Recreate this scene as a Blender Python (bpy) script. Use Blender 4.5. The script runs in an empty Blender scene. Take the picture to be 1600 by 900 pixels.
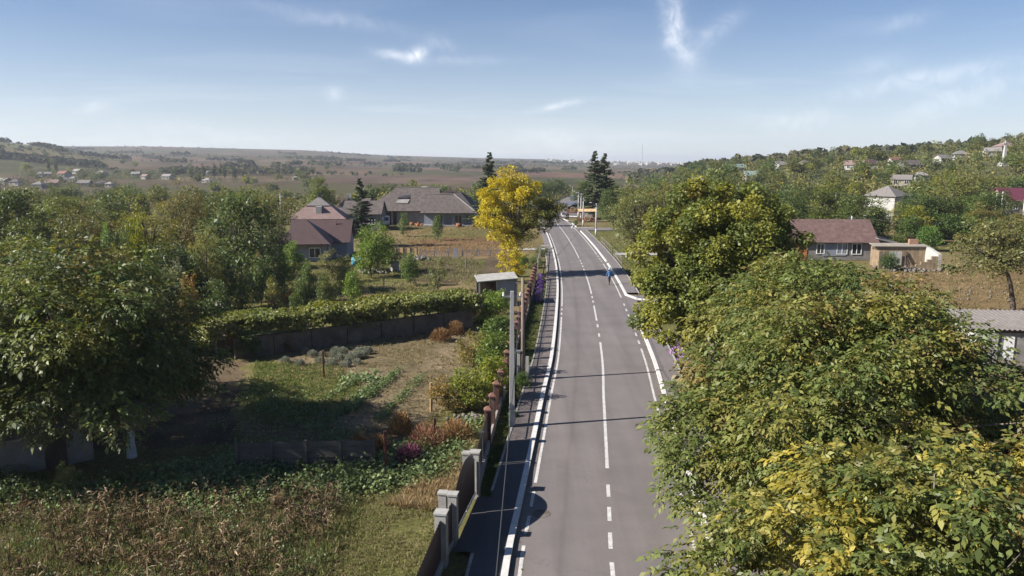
import bpy, math, random
import numpy as np
from mathutils import Vector
R = math.radians
scene = bpy.context.scene
col = scene.collection

# ------------------------------------------------------------------ camera
CAM_H, FOC, HORIZON = 12.5, 1232.0, 258.0
PITCH = math.atan((450 - HORIZON) / FOC)
cam_d = bpy.data.cameras.new('camera'); cam = bpy.data.objects.new('camera', cam_d); col.objects.link(cam)
cam_d.sensor_width = 36.0; cam_d.lens = FOC / 1600 * 36.0; cam_d.clip_end = 20000; cam_d.clip_start = 0.1
cam.location = (0, 0, CAM_H); cam.rotation_euler = (math.pi / 2 - PITCH, 0, 0)
scene.camera = cam

# ------------------------------------------------------------------ sky and sun
SUN_EL = R(34.5); SUN_DIR = Vector((0.975, 0.222, 0)).normalized()      # way the light travels over the ground
world = bpy.data.worlds.new('World'); scene.world = world; world.use_nodes = True
wt = world.node_tree; wn = wt.nodes; wl = wt.links; wn.clear()
w_out = wn.new('ShaderNodeOutputWorld'); w_bg = wn.new('ShaderNodeBackground'); w_bg.inputs[1].default_value = 0.05
sky = wn.new('ShaderNodeTexSky'); sky.sky_type = 'NISHITA'; sky.sun_disc = False
sky.sun_elevation = SUN_EL; sky.sun_rotation = math.atan2(-SUN_DIR.x, -SUN_DIR.y)
sky.air_density = 1.0; sky.dust_density = 0.35; sky.ozone_density = 2.6; sky.altitude = 100
sun_d = bpy.data.lights.new('sun', 'SUN'); sun = bpy.data.objects.new('sun', sun_d); col.objects.link(sun)
sun_d.energy = 5.0; sun_d.angle = R(0.53); sun_d.color = (1.0, 0.945, 0.88)
sun.rotation_euler = Vector((SUN_DIR.x * math.cos(SUN_EL), SUN_DIR.y * math.cos(SUN_EL), -math.sin(SUN_EL))).to_track_quat('-Z', 'Y').to_euler()
sun.location = (-60, -20, 60)
vs = scene.view_settings
vs.view_transform = 'Standard'; vs.look = 'None'; vs.gamma = 1.0; vs.exposure = 1.08; vs.use_curve_mapping = False
cy = scene.cycles
cy.use_denoising = True; cy.max_bounces = 6; cy.diffuse_bounces = 3; cy.glossy_bounces = 2; cy.transmission_bounces = 4
cy.volume_bounces = 0; cy.transparent_max_bounces = 4

# cirrus wisps in the sky: soft streaks by direction, broken up by noise
def pix_dir(px, py):
    dx, dy = (px - 800) / FOC, (450 - py) / FOC
    return Vector((dx, math.cos(PITCH) + dy * math.sin(PITCH), -math.sin(PITCH) + dy * math.cos(PITCH))).normalized()
def wmath(op, a, b=None, c=None, clamp=False):
    n = wn.new('ShaderNodeMath'); n.operation = op; n.use_clamp = clamp
    for i, v in enumerate((a, b, c)):
        if v is None: continue
        if isinstance(v, (int, float)): n.inputs[i].default_value = v
        else: wl.new(v, n.inputs[i])
    return n.outputs[0]
def wdot(vec, v):
    n = wn.new('ShaderNodeVectorMath'); n.operation = 'DOT_PRODUCT'; wl.new(vec, n.inputs[0]); n.inputs[1].default_value = v
    return n.outputs['Value']
tc = wn.new('ShaderNodeTexCoord'); W_DIR = tc.outputs['Generated']
wn1 = wn.new('ShaderNodeTexNoise'); wn1.inputs['Scale'].default_value = 9; wn1.inputs['Detail'].default_value = 8; wn1.inputs['Roughness'].default_value = 0.62
wl.new(W_DIR, wn1.inputs['Vector'])
wn2 = wn.new('ShaderNodeTexNoise'); wn2.inputs['Scale'].default_value = 38; wn2.inputs['Detail'].default_value = 10; wn2.inputs['Distortion'].default_value = 1.4; wn2.inputs['Roughness'].default_value = 0.6
wl.new(W_DIR, wn2.inputs['Vector'])
warp = wmath('MULTIPLY', wmath('SUBTRACT', wn1.outputs['Fac'], 0.5), 0.09)
WISPS = [(592, 84, 640, 90, 6, .55), (640, 90, 664, 80, 8, .9), (1047, 0, 1060, 60, 15, .62), (1062, 40, 1072, 100, 22, .5), (1085, 70, 1150, 25, 12, .28),
         (430, 12, 600, 46, 9, .22), (520, 138, 523, 158, 10, .3), (125, 175, 165, 162, 6, .22), (840, 170, 902, 158, 4, .4), (1380, 40, 1450, 22, 10, .22),
         (1340, 140, 1545, 104, 12, .34), (1420, 170, 1600, 128, 16, .26), (1180, 175, 1300, 190, 14, .2), (1330, 108, 1400, 95, 12, .18), (670, 65, 705, 75, 8, .3), (660, 96, 790, 95, 6, .14), (780, 215, 960, 225, 16, .2), (200, 205, 460, 215, 14, .12)]
mask = None
for x0, y0, x1, y1, wd, st in WISPS:
    a, b = pix_dir(x0, y0), pix_dir(x1, y1); c = ((a + b) / 2).normalized(); u = (b - a); hl = max(u.length / 2, 0.004); u.normalize(); v = c.cross(u).normalized()
    du = wmath('DIVIDE', wmath('ADD', wdot(W_DIR, u), -c.dot(u)), hl * 1.15)
    dv = wmath('DIVIDE', wmath('ADD', wmath('ADD', wdot(W_DIR, v), -c.dot(v)), wmath('MULTIPLY', warp, (1.0 if wd > 12 else .25))), wd / FOC)
    r2 = wmath('ADD', wmath('MULTIPLY', du, du), wmath('MULTIPLY', dv, dv))
    front = wmath('GREATER_THAN', wdot(W_DIR, c), 0.5)
    m = wmath('MULTIPLY', wmath('MULTIPLY', wmath('EXPONENT', wmath('MULTIPLY', r2, -0.9)), st), front)
    mask = m if mask is None else wmath('ADD', mask, m)
# thin general veil of cirrus over the whole dome
sep = wn.new('ShaderNodeSeparateXYZ'); wl.new(W_DIR, sep.inputs[0])
zc = wmath('ADD', wmath('MAXIMUM', sep.outputs[2], 0.0), 0.12)
cmb = wn.new('ShaderNodeCombineXYZ'); wl.new(wmath('MULTIPLY', wmath('DIVIDE', sep.outputs[0], zc), 0.5), cmb.inputs[0]); wl.new(wmath('DIVIDE', sep.outputs[1], zc), cmb.inputs[1])
wn3 = wn.new('ShaderNodeTexNoise'); wn3.inputs['Scale'].default_value = 1.3; wn3.inputs['Detail'].default_value = 7; wn3.inputs['Distortion'].default_value = 0.7
wl.new(cmb.outputs[0], wn3.inputs['Vector'])
veil = wmath('MULTIPLY', wmath('SUBTRACT', wn3.outputs['Fac'], 0.52, clamp=True), 0.35)
brk = wmath('MULTIPLY', wmath('MULTIPLY_ADD', wn2.outputs['Fac'], 2.5, -0.55, clamp=True), 0.66)
veil = wmath('ADD', veil, wmath('MULTIPLY', wmath('EXPONENT', wmath('MULTIPLY', wmath('POWER', wmath('DIVIDE', wmath('MAXIMUM', sep.outputs[2], 0.0), 0.115), 1.5), -1.0)), 0.44))
cl = wmath('ADD', wmath('MULTIPLY', mask, brk), veil, clamp=True)
mx = wn.new('ShaderNodeMix'); mx.data_type = 'RGBA'
wb = wn.new('ShaderNodeMix'); wb.data_type = 'RGBA'; wb.blend_type = 'MULTIPLY'; wb.inputs[0].default_value = 1; wl.new(sky.outputs[0], wb.inputs[6]); wb.inputs[7].default_value = (.63, .765, .97, 1)
wl.new(cl, mx.inputs[0]); wl.new(wb.outputs[2], mx.inputs[6]); mx.inputs[7].default_value = (12.6, 12.7, 13.2, 1)
wl.new(mx.outputs[2], w_bg.inputs[0]); wl.new(w_bg.outputs[0], w_out.inputs[0])

# ------------------------------------------------------------------ helpers
def tag(o, label=None, cat=None, group=None, kind=None):
    if label: o['label'] = label
    if cat: o['category'] = cat
    if group: o['group'] = group
    if kind: o['kind'] = kind
    return o
def empty(name, loc=(0, 0, 0), rz=0.0, parent=None):
    o = bpy.data.objects.new(name, None); o.empty_display_size = 0.2; col.objects.link(o)
    o.location = loc; o.rotation_euler = (0, 0, rz); o.parent = parent
    return o
def link_mesh(name, me, parent=None, loc=(0, 0, 0)):
    o = bpy.data.objects.new(name, me); col.objects.link(o); o.parent = parent; o.location = loc
    return o
def copy_tree(o, parent=None):
    c = o.copy(); col.objects.link(c); c.parent = parent
    for ch in o.children: copy_tree(ch, c)
    return c
def np_mesh(name, V, Fq, mats, C=None, mi=None, smooth=False):
    """V (n,3), Fq (m,k) equal-sided faces, C (n,3) point colours"""
    V = np.asarray(V, np.float32); Fq = np.asarray(Fq, np.int32); k = Fq.shape[1]
    me = bpy.data.meshes.new(name); me.vertices.add(len(V)); me.vertices.foreach_set('co', V.ravel())
    me.loops.add(Fq.size); me.loops.foreach_set('vertex_index', Fq.ravel())
    me.polygons.add(len(Fq)); me.polygons.foreach_set('loop_start', np.arange(len(Fq), dtype=np.int32) * k)
    try: me.polygons.foreach_set('loop_total', np.full(len(Fq), k, np.int32))
    except Exception: pass
    if smooth: me.polygons.foreach_set('use_smooth', np.ones(len(Fq), bool))
    if mi is not None: me.polygons.foreach_set('material_index', np.asarray(mi, np.int32))
    if C is not None:
        at = me.color_attributes.new('Col', 'FLOAT_COLOR', 'POINT')
        C4 = np.ones((len(V), 4), np.float32); C4[:, :3] = C; at.data.foreach_set('color', C4.ravel())
    me.update(); me.validate()
    for m in (mats if isinstance(mats, (list, tuple)) else [mats]): me.materials.append(m)
    return me
class MB:
    """collects simple solids into one mesh"""
    def __init__(s): s.v = []; s.f = []
    def add(s, vs_, fs):
        b = len(s.v); s.v += [tuple(p) for p in vs_]; s.f += [tuple(i + b for i in f) for f in fs]; return s
    def box(s, c, size, rz=0.0, taper=1.0):
        cx, cy_, cz = c; sx, sy, sz = [d / 2 for d in size]; ca, sa = math.cos(rz), math.sin(rz); P = []
        for z, t in ((-sz, 1.0), (sz, taper)):
            for x, y in ((-sx, -sy), (sx, -sy), (sx, sy), (-sx, sy)):
                P.append((cx + x * t * ca - y * t * sa, cy_ + x * t * sa + y * t * ca, cz + z))
        return s.add(P, [(3, 2, 1, 0), (4, 5, 6, 7), (0, 1, 5, 4), (1, 2, 6, 5), (2, 3, 7, 6), (3, 0, 4, 7)])
    def bar(s, a, b, w, h=None):
        a, b = Vector(a), Vector(b); h = h or w; d = (b - a).normalized(); up = Vector((0, 0, 1)) if abs(d.z) < 0.95 else Vector((0, 1, 0))
        sd = d.cross(up).normalized(); u2 = sd.cross(d).normalized(); P = []
        for p in (a, b):
            for x, y in ((-1, -1), (1, -1), (1, 1), (-1, 1)): P.append(p + sd * (x * w / 2) + u2 * (y * h / 2))
        return s.add(P, [(3, 2, 1, 0), (4, 5, 6, 7), (0, 1, 5, 4), (1, 2, 6, 5), (2, 3, 7, 6), (3, 0, 4, 7)])
    def tube(s, pts, rad, n=8, cap=True):
        pts = [Vector(p) for p in pts]; b = len(s.v); m = len(pts)
        if not isinstance(rad, (list, tuple)): rad = [rad] * m
        for i, p in enumerate(pts):
            d = (pts[min(i + 1, m - 1)] - pts[max(i - 1, 0)]).normalized()
            ref = Vector((0, 0, 1)) if abs(d.z) < 0.9 else Vector((1, 0, 0))
            sd = d.cross(ref).normalized(); u2 = sd.cross(d)
            for k in range(n):
                a = 2 * math.pi * k / n; s.v.append(tuple(p + (sd * math.cos(a) + u2 * math.sin(a)) * rad[i]))
        for i in range(m - 1):
            for k in range(n): s.f.append((b + i * n + k, b + i * n + (k + 1) % n, b + (i + 1) * n + (k + 1) % n, b + (i + 1) * n + k))
        if cap:
            s.f.append(tuple(b + k for k in reversed(range(n)))); s.f.append(tuple(b + (m - 1) * n + k for k in range(n)))
        return s
    def prism(s, poly, z0, z1):
        n = len(poly); P = [(x, y, z0) for x, y in poly] + [(x, y, z1) for x, y in poly]
        return s.add(P, [tuple(reversed(range(n))), tuple(range(n, 2 * n))] + [(i, (i + 1) % n, n + (i + 1) % n, n + i) for i in range(n)])
    def slab(s, poly3, t):
        """thick sheet from a 3-D outline, thickness down"""
        n = len(poly3); a, b, c = [Vector(p) for p in poly3[:3]]; nn = (b - a).cross(c - a).normalized()
        P = [Vector(p) for p in poly3] + [Vector(p) - nn * t for p in poly3]
        return s.add(P, [tuple(range(n)), tuple(reversed(range(n, 2 * n)))] + [(i, n + i, n + (i + 1) % n, (i + 1) % n) for i in range(n)])
    def build(s, name, mat, parent=None, loc=(0, 0, 0), smooth=False):
        me = bpy.data.meshes.new(name); me.from_pydata(s.v, [], s.f); me.update()
        if smooth: me.polygons.foreach_set('use_smooth', [True] * len(me.polygons))
        for m in (mat if isinstance(mat, (list, tuple)) else [mat]): me.materials.append(m)
        return link_mesh(name, me, parent, loc)

# numpy value noise
def _hash(ix, iy, seed):
    n = (ix.astype(np.int64) * 374761393 + iy.astype(np.int64) * 668265263 + seed * 1274126177) & 0x7fffffff
    n = ((n ^ (n >> 13)) * 1274126177) & 0x7fffffff
    return ((n ^ (n >> 16)) & 0xffff) / 65535.0
def vnoise(x, y, seed=0):
    ix, iy = np.floor(x), np.floor(y); fx, fy = x - ix, y - iy; fx = fx * fx * (3 - 2 * fx); fy = fy * fy * (3 - 2 * fy)
    ix = ix.astype(np.int64); iy = iy.astype(np.int64)
    a, b, c, d = _hash(ix, iy, seed), _hash(ix + 1, iy, seed), _hash(ix, iy + 1, seed), _hash(ix + 1, iy + 1, seed)
    return (a * (1 - fx) + b * fx) * (1 - fy) + (c * (1 - fx) + d * fx) * fy
def fbm(x, y, seed=0, o=4):
    s, a, t = 0, 0.5, 0
    for i in range(o): s = s + a * vnoise(x * 2 ** i, y * 2 ** i, seed + i * 17); t += a; a *= 0.5
    return s / t
def sst(a, b, x): t = np.clip((x - a) / (b - a), 0, 1); return t * t * (3 - 2 * t)

# terrain: flat village floor, valley and ridge ahead, wooded hillside to the right
def terrain(x, y):
    x = np.asarray(x, float); y = np.asarray(y, float); r = np.hypot(x, y) + 1e-6
    yy = np.maximum(y, 0.25 * r); q = np.clip(800 + FOC * x / yy, -900, 2600)
    S = np.interp(q, [-900, 60, 250, 480, 600, 750, 850, 950, 1060, 1250, 2600], [240, 233, 232, 236, 243, 247, 249, 252, 255, 257, 250])
    Rd = np.interp(q, [-900, 500, 900, 1200, 2600], [2500, 2600, 3600, 3800, 3800])
    zr = CAM_H + (HORIZON - S) / FOC * Rd
    t = np.clip((r - 420) / (Rd - 420), 0, 1)
    base = -2.5 * sst(190, 360, r) + (zr + 2.5) * (0.75 * t + 0.25 * t * t) - 40 * sst(0, 1500, r - Rd)
    nz = fbm(x / 300, y / 300, 5) - 0.5
    base = base + nz * 10 * sst(600, 1300, r) * (1 - sst(0.8, 1.0, r / Rd))
    bl = np.interp(q, [-900, 0, 60, 110, 160, 220], [25, 24, 19, 12, 6, 0]) * np.exp(-((r - 1250) / 380) ** 2)
    hR = np.interp(q, [1000, 1060, 1100, 1200, 1300, 1450, 1600, 1800, 2600], [0, 4, 9, 12.5, 15.5, 18.5, 23, 27, 30])
    hr = hR * sst(185, 540, r) - hR * sst(700, 1500, r)
    wr = sst(985, 1080, q)
    return base * (1 - wr * (1 - sst(900, 2200, r))) + bl + hr + (nz * 4 * sst(230, 420, r) * wr)
def ground_at(px, py, z=0.0):
    """photo measurement -> point on the flat village floor"""
    dx, dy = (px - 800) / FOC, (450 - py) / FOC
    d = (dx, math.cos(PITCH) + dy * math.sin(PITCH), -math.sin(PITCH) + dy * math.cos(PITCH)); t = (z - CAM_H) / d[2]
    return Vector((d[0] * t, d[1] * t, z))
def at_dist(px, D, z=0.0): return Vector(((px - 800) / FOC * D, D, z))
def on_hill(px, py, r0=170.0, r1=4000.0):
    d = pix_dir(px, py); rr = np.geomspace(r0, r1, 900); hx = math.hypot(d.x, d.y)
    X, Y, Z = d.x / hx * rr, d.y / hx * rr, CAM_H + d.z / hx * rr
    h = terrain(X, Y); i = np.argmax(Z <= h) if np.any(Z <= h) else len(rr) - 1
    return Vector((X[i], Y[i], float(h[i])))

# ------------------------------------------------------------------ materials
def new_mat(name):
    m = bpy.data.materials.new(name); m.use_nodes = True
    return m, m.node_tree.nodes, m.node_tree.links, m.node_tree.nodes['Principled BSDF']
def plain(name, c, rough=0.8, var=0.18, scale=3.0, bump=0.15, bscale=None, metal=0.0, spec=0.3, stretch=None, dirt=None):
    m, n, l, b = new_mat(name)
    tcn = n.new('ShaderNodeTexCoord'); mp = n.new('ShaderNodeMapping'); l.new(tcn.outputs['Object'], mp.inputs[0])
    if stretch: mp.inputs['Scale'].default_value = stretch
    nz = n.new('ShaderNodeTexNoise'); nz.inputs['Scale'].default_value = scale; nz.inputs['Detail'].default_value = 8; nz.inputs['Roughness'].default_value = 0.65; l.new(mp.outputs[0], nz.inputs['Vector'])
    rp = n.new('ShaderNodeValToRGB'); e = rp.color_ramp.elements; e[0].position = 0.3; e[1].position = 0.72
    d = dirt or tuple(x * (1 - var * 1.5) for x in c)
    e[0].color = (*d, 1); e[1].color = (*[min(1, x * (1 + var)) for x in c], 1)
    l.new(nz.outputs['Fac'], rp.inputs[0]); l.new(rp.outputs[0], b.inputs['Base Color'])
    b.inputs['Roughness'].default_value = rough; b.inputs['Metallic'].default_value = metal; b.inputs['Specular IOR Level'].default_value = spec
    if bump:
        n2 = n.new('ShaderNodeTexNoise'); n2.inputs['Scale'].default_value = bscale or scale * 7; n2.inputs['Detail'].default_value = 6; l.new(mp.outputs[0], n2.inputs['Vector'])
        bp = n.new('ShaderNodeBump'); bp.inputs['Strength'].default_value = bump; bp.inputs['Distance'].default_value = 0.02; l.new(n2.outputs['Fac'], bp.inputs['Height']); l.new(bp.outputs[0], b.inputs['Normal'])
    return m
def leafy(name, trans=0.32, rough=0.5, spec=0.36):
    """leaf surface: own colour per leaf, tinted per plant, lets some light through"""
    m, n, l, b = new_mat(name)
    a = n.new('ShaderNodeAttribute'); a.attribute_name = 'Col'; oi = n.new('ShaderNodeObjectInfo')
    mu = n.new('ShaderNodeMix'); mu.data_type = 'RGBA'; mu.blend_type = 'MULTIPLY'; mu.inputs[0].default_value = 1.0
    l.new(a.outputs['Color'], mu.inputs[6]); l.new(oi.outputs['Color'], mu.inputs[7])
    l.new(mu.outputs[2], b.inputs['Base Color']); b.inputs['Roughness'].default_value = rough; b.inputs['Specular IOR Level'].default_value = spec
    tr = n.new('ShaderNodeBsdfTranslucent'); hs = n.new('ShaderNodeHueSaturation'); hs.inputs['Saturation'].default_value = 1.15; hs.inputs['Value'].default_value = 1.25
    l.new(mu.outputs[2], hs.inputs['Color']); l.new(hs.outputs[0], tr.inputs[0])
    ms = n.new('ShaderNodeMixShader'); ms.inputs[0].default_value = trans
    l.new(b.outputs[0], ms.inputs[1]); l.new(tr.outputs[0], ms.inputs[2]); l.new(ms.outputs[0], n['Material Output'].inputs[0])
    return m
def brickish(name, c1, c2, cm, scale, bw=0.5, bh=0.25, bump=0.4, mortar=0.02, rough=0.85, vec='Object', rot=None):
    m, n, l, b = new_mat(name)
    tcn = n.new('ShaderNodeTexCoord'); mp = n.new('ShaderNodeMapping'); l.new(tcn.outputs[vec], mp.inputs[0])
    if rot: mp.inputs['Rotation'].default_value = rot
    br = n.new('ShaderNodeTexBrick'); br.inputs['Scale'].default_value = scale; br.inputs['Color1'].default_value = (*c1, 1); br.inputs['Color2'].default_value = (*c2, 1); br.inputs['Mortar'].default_value = (*cm, 1)
    br.inputs['Brick Width'].default_value = bw; br.inputs['Row Height'].default_value = bh; br.inputs['Mortar Size'].default_value = mortar
    l.new(mp.outputs[0], br.inputs['Vector'])
    nz = n.new('ShaderNodeTexNoise'); nz.inputs['Scale'].default_value = 1.7; nz.inputs['Detail'].default_value = 8; l.new(tcn.outputs[vec], nz.inputs['Vector'])
    rp = n.new('ShaderNodeValToRGB'); rp.color_ramp.elements[0].color = (.62, .6, .58, 1); rp.color_ramp.elements[1].color = (1.15, 1.12, 1.08, 1); rp.color_ramp.elements[0].position = .3; rp.color_ramp.elements[1].position = .7
    l.new(nz.outputs['Fac'], rp.inputs[0])
    mu = n.new('ShaderNodeMix'); mu.data_type = 'RGBA'; mu.blend_type = 'MULTIPLY'; mu.inputs[0].default_value = 1; l.new(br.outputs['Color'], mu.inputs[6]); l.new(rp.outputs[0], mu.inputs[7])
    l.new(mu.outputs[2], b.inputs['Base Color']); b.inputs['Roughness'].default_value = rough
    bp = n.new('ShaderNodeBump'); bp.inputs['Strength'].default_value = bump; bp.inputs['Distance'].default_value = 0.02; bp.invert = True; l.new(br.outputs['Fac'], bp.inputs['Height']); l.new(bp.outputs[0], b.inputs['Normal'])
    return m
M = {}
def asphalt(name, c, wear=True, crack=True):
    m, n, l, b = new_mat(name)
    tcn = n.new('ShaderNodeTexCoord')
    def noise(scale, det=8, st=None, rough=.6):
        v = tcn.outputs['Object']
        if st: mp = n.new('ShaderNodeMapping'); mp.inputs['Scale'].default_value = st; l.new(v, mp.inputs[0]); v = mp.outputs[0]
        q = n.new('ShaderNodeTexNoise'); q.inputs['Scale'].default_value = scale; q.inputs['Detail'].default_value = det; q.inputs['Roughness'].default_value = rough; l.new(v, q.inputs['Vector']); return q.outputs['Fac']
    def ramp(f, a, b_, p0=.3, p1=.7):
        q = n.new('ShaderNodeValToRGB'); q.color_ramp.elements[0].color = (*a, 1); q.color_ramp.elements[1].color = (*b_, 1); q.color_ramp.elements[0].position = p0; q.color_ramp.elements[1].position = p1; l.new(f, q.inputs[0]); return q.outputs[0]
    def mul(a, b_):
        q = n.new('ShaderNodeMix'); q.data_type = 'RGBA'; q.blend_type = 'MULTIPLY'; q.inputs[0].default_value = 1; l.new(a, q.inputs[6]); l.new(b_, q.inputs[7]); return q.outputs[2]
    cc = ramp(noise(.35), tuple(x * .88 for x in c), tuple(x * 1.1 for x in c))
    cc = mul(cc, ramp(noise(60, 3), (.8, .8, .8), (1.15, 1.15, 1.15)))
    cc = mul(cc, ramp(noise(.8, 6, (1.2, .05, 1)), (.86, .86, .87), (1.1, 1.09, 1.08)))
    if wear:
        cc = mul(cc, ramp(noise(2.2, 10, None, .7), (.55, .55, .55), (1, 1, 1), .22, .3))
    if crack:
        vo = n.new('ShaderNodeTexVoronoi'); vo.feature = 'DISTANCE_TO_EDGE'; vo.inputs['Scale'].default_value = .16
        nv = n.new('ShaderNodeTexNoise'); nv.inputs['Scale'].default_value = 1.1; nv.inputs['Detail'].default_value = 6; l.new(tcn.outputs['Object'], nv.inputs['Vector'])
        va = n.new('ShaderNodeVectorMath'); va.operation = 'MULTIPLY_ADD'; l.new(nv.outputs['Color'], va.inputs[0]); va.inputs[1].default_value = (1.6, 1.6, 0); l.new(tcn.outputs['Object'], va.inputs[2]); l.new(va.outputs[0], vo.inputs['Vector'])
        ck = ramp(vo.outputs['Distance'], (.86, .855, .85), (1, 1, 1), .001, .004)
        cc = mul(cc, ck)
    l.new(cc, b.inputs['Base Color']); b.inputs['Roughness'].default_value = .85; b.inputs['Specular IOR Level'].default_value = .25
    bp = n.new('ShaderNodeBump'); bp.inputs['Strength'].default_value = .25; bp.inputs['Distance'].default_value = .01; l.new(noise(90, 3), bp.inputs['Height']); l.new(bp.outputs[0], b.inputs['Normal'])
    return m
def wheel_tracks(m):
    n, l = m.node_tree.nodes, m.node_tree.links; b = n['Principled BSDF']; src = b.inputs['Base Color'].links[0].from_socket
    at = n.new('ShaderNodeAttribute'); at.attribute_name = 'Col'; sp = n.new('ShaderNodeSeparateColor'); l.new(at.outputs['Color'], sp.inputs[0])
    tcn = n.new('ShaderNodeTexCoord'); nz = n.new('ShaderNodeTexNoise'); nz.inputs['Scale'].default_value = .25; nz.inputs['Detail'].default_value = 5; l.new(tcn.outputs['Object'], nz.inputs['Vector'])
    ma = n.new('ShaderNodeMath'); ma.operation = 'MULTIPLY_ADD'; l.new(nz.outputs['Fac'], ma.inputs[0]); ma.inputs[1].default_value = .06; ma.inputs[2].default_value = -.03
    ad = n.new('ShaderNodeMath'); l.new(sp.outputs[0], ad.inputs[0]); l.new(ma.outputs[0], ad.inputs[1])
    rp = n.new('ShaderNodeValToRGB'); cr = rp.color_ramp; cr.interpolation = 'B_SPLINE'
    stops = [(.10, .84), (.16, .95), (.22, 1.07), (.285, .93), (.30, .80), (.315, .93), (.38, 1.06), (.46, .95), (.50, .93), (.56, 1.0), (.62, 1.06), (.70, .90), (.78, 1.05), (.85, .95), (.90, .84)]
    while len(cr.elements) < len(stops): cr.elements.new(.5)
    for e, (p_, v_) in zip(cr.elements, stops): e.position = p_; e.color = (v_, v_ * .995, v_ * .985, 1)
    l.new(ad.outputs[0], rp.inputs[0]); mu = n.new('ShaderNodeMix'); mu.data_type = 'RGBA'; mu.blend_type = 'MULTIPLY'; mu.inputs[0].default_value = 1; l.new(src, mu.inputs[6]); l.new(rp.outputs[0], mu.inputs[7]); l.new(mu.outputs[2], b.inputs['Base Color'])
def worn_paint(m, under, amount):
    n, l = m.node_tree.nodes, m.node_tree.links; b = n['Principled BSDF']; src = b.inputs['Base Color'].links[0].from_socket
    tcn = n.new('ShaderNodeTexCoord'); nz = n.new('ShaderNodeTexNoise'); nz.inputs['Scale'].default_value = 9; nz.inputs['Detail'].default_value = 9; nz.inputs['Roughness'].default_value = .75; l.new(tcn.outputs['Object'], nz.inputs['Vector'])
    rp = n.new('ShaderNodeValToRGB'); rp.color_ramp.elements[0].position = amount; rp.color_ramp.elements[1].position = amount + .09; l.new(nz.outputs['Fac'], rp.inputs[0])
    mu = n.new('ShaderNodeMix'); mu.data_type = 'RGBA'; l.new(rp.outputs[0], mu.inputs[0]); mu.inputs[6].default_value = (*under, 1); l.new(src, mu.inputs[7]); l.new(mu.outputs[2], b.inputs['Base Color'])
M['asphalt'] = asphalt('asphalt', (.158, .141, .135))
M['sidewalk_asphalt'] = asphalt('sidewalk_asphalt', (.16, .142, .137), True, False)
wheel_tracks(M['asphalt'])
M['shaded_asphalt'] = asphalt('shaded_asphalt', (.085, .082, .084), True, False)  # darker copy of the sidewalk asphalt, fence shade put into its colour
M['paver'] = brickish('paver', (.17, .145, .138), (.14, .12, .115), (.08, .07, .065), 2.5, .5, .25, .3, .03)
M['paint'] = plain('road_paint', (.52, .505, .48), .7, .12, 5, .1, 60, dirt=(.36, .345, .33))
M['kerb'] = plain('kerb_paint', (.56, .545, .52), .8, .1, 2.5, .25, 30, dirt=(.44, .42, .4))
worn_paint(M['paint'], (.20, .185, .18), .36); worn_paint(M['kerb'], (.26, .245, .23), .33)
M['concrete'] = plain('concrete', (.36, .34, .31), .9, .15, 2.2, .3, 25, dirt=(.22, .205, .185))
M['white_concrete'] = plain('white_concrete', (.33, .32, .295), .9, .12, 2.2, .3, 25, dirt=(.22, .21, .19))
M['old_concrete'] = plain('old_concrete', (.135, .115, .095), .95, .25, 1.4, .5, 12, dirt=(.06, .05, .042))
M['brown_sheet'] = plain('brown_sheet', (.05, .03, .027), .45, .15, 3, .05, metal=.0, spec=.5)
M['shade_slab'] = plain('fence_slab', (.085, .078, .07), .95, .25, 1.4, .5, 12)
M['red_brick'] = brickish('red_brick', (.14, .065, .048), (.11, .052, .04), (.14, .12, .105), 4, .5, .18, .5, .02)
M['terracotta'] = plain('terracotta', (.19, .095, .072), .75, .2, 5, .2)
M['red_iron'] = plain('red_iron', (.12, .045, .035), .6, .2, 6, .1)
M['plinth'] = plain('plinth', (.40, .38, .36), .9, .15, 3, .3, 25, dirt=(.25, .24, .22))
M['pole_concrete'] = plain('pole_concrete', (.38, .37, .36), .9, .12, 3, .2, 30, stretch=(1, 1, .2))
M['wood_pole'] = plain('wood_pole', (.20, .16, .13), .9, .25, 4, .4, stretch=(6, 6, .5))
M['lime'] = plain('limewash', (.5, .5, .5), .9, .1, 4, .3, dirt=(.3, .3, .29))
M['steel'] = plain('steel', (.30, .30, .31), .5, .1, 6, .05, metal=.6)
M['cable'] = plain('cable', (.04, .04, .04), .6, .1, 6, 0)
M['bark'] = plain('bark', (.11, .085, .065), .95, .35, 3, .8, 12, stretch=(4, 4, .8))
M['grey_bark'] = plain('grey_bark', (.20, .17, .145), .95, .3, 3, .8, 12, stretch=(4, 4, .8))
M['leaf'] = leafy('leaf'); M['leaf_dry'] = leafy('leaf_dry', .2, .8, .1); M['needle'] = leafy('needle', .08, .7, .15)
M['blade'] = leafy('blade', .25, .75, .12)
M['maroon_roof'] = plain('maroon_roof', (.072, .045, .043), .55, .12, 1.2, .1, spec=.4)
M['pink_roof'] = plain('pink_roof', (.21, .145, .13), .8, .15, 1.5, .2)
M['red_tile'] = brickish('red_tile', (.17, .105, .093), (.145, .088, .078), (.09, .055, .05), 3.0, .5, .4, .7, .03, .85)
M['purple_roof'] = plain('purple_roof', (.12, .035, .05), .5, .1, 2, .05)
M['green_roof'] = plain('green_roof', (.19, .25, .215), .5, .1, 2, .05)
M['blue_roof'] = plain('blue_roof', (.11, .13, .19), .5, .1, 2, .05)
M['slate'] = brickish('asbestos_slate', (.108, .090, .084), (.095, .08, .074), (.062, .052, .048), 1.0, 1.1, .9, .5, .012, .95)
M['slate_grey'] = plain('slate_grey', (.17, .155, .148), .95, .2, 2.5, .3, 10, dirt=(.13, .115, .105))
M['slate_pale'] = plain('slate_pale', (.25, .235, .225), .95, .15, 2.5, .3, 10, dirt=(.17, .155, .145))
M['blue_wall'] = plain('blue_wall', (.24, .265, .31), .9, .08, 1.2, .15, dirt=(.19, .205, .235))
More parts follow.
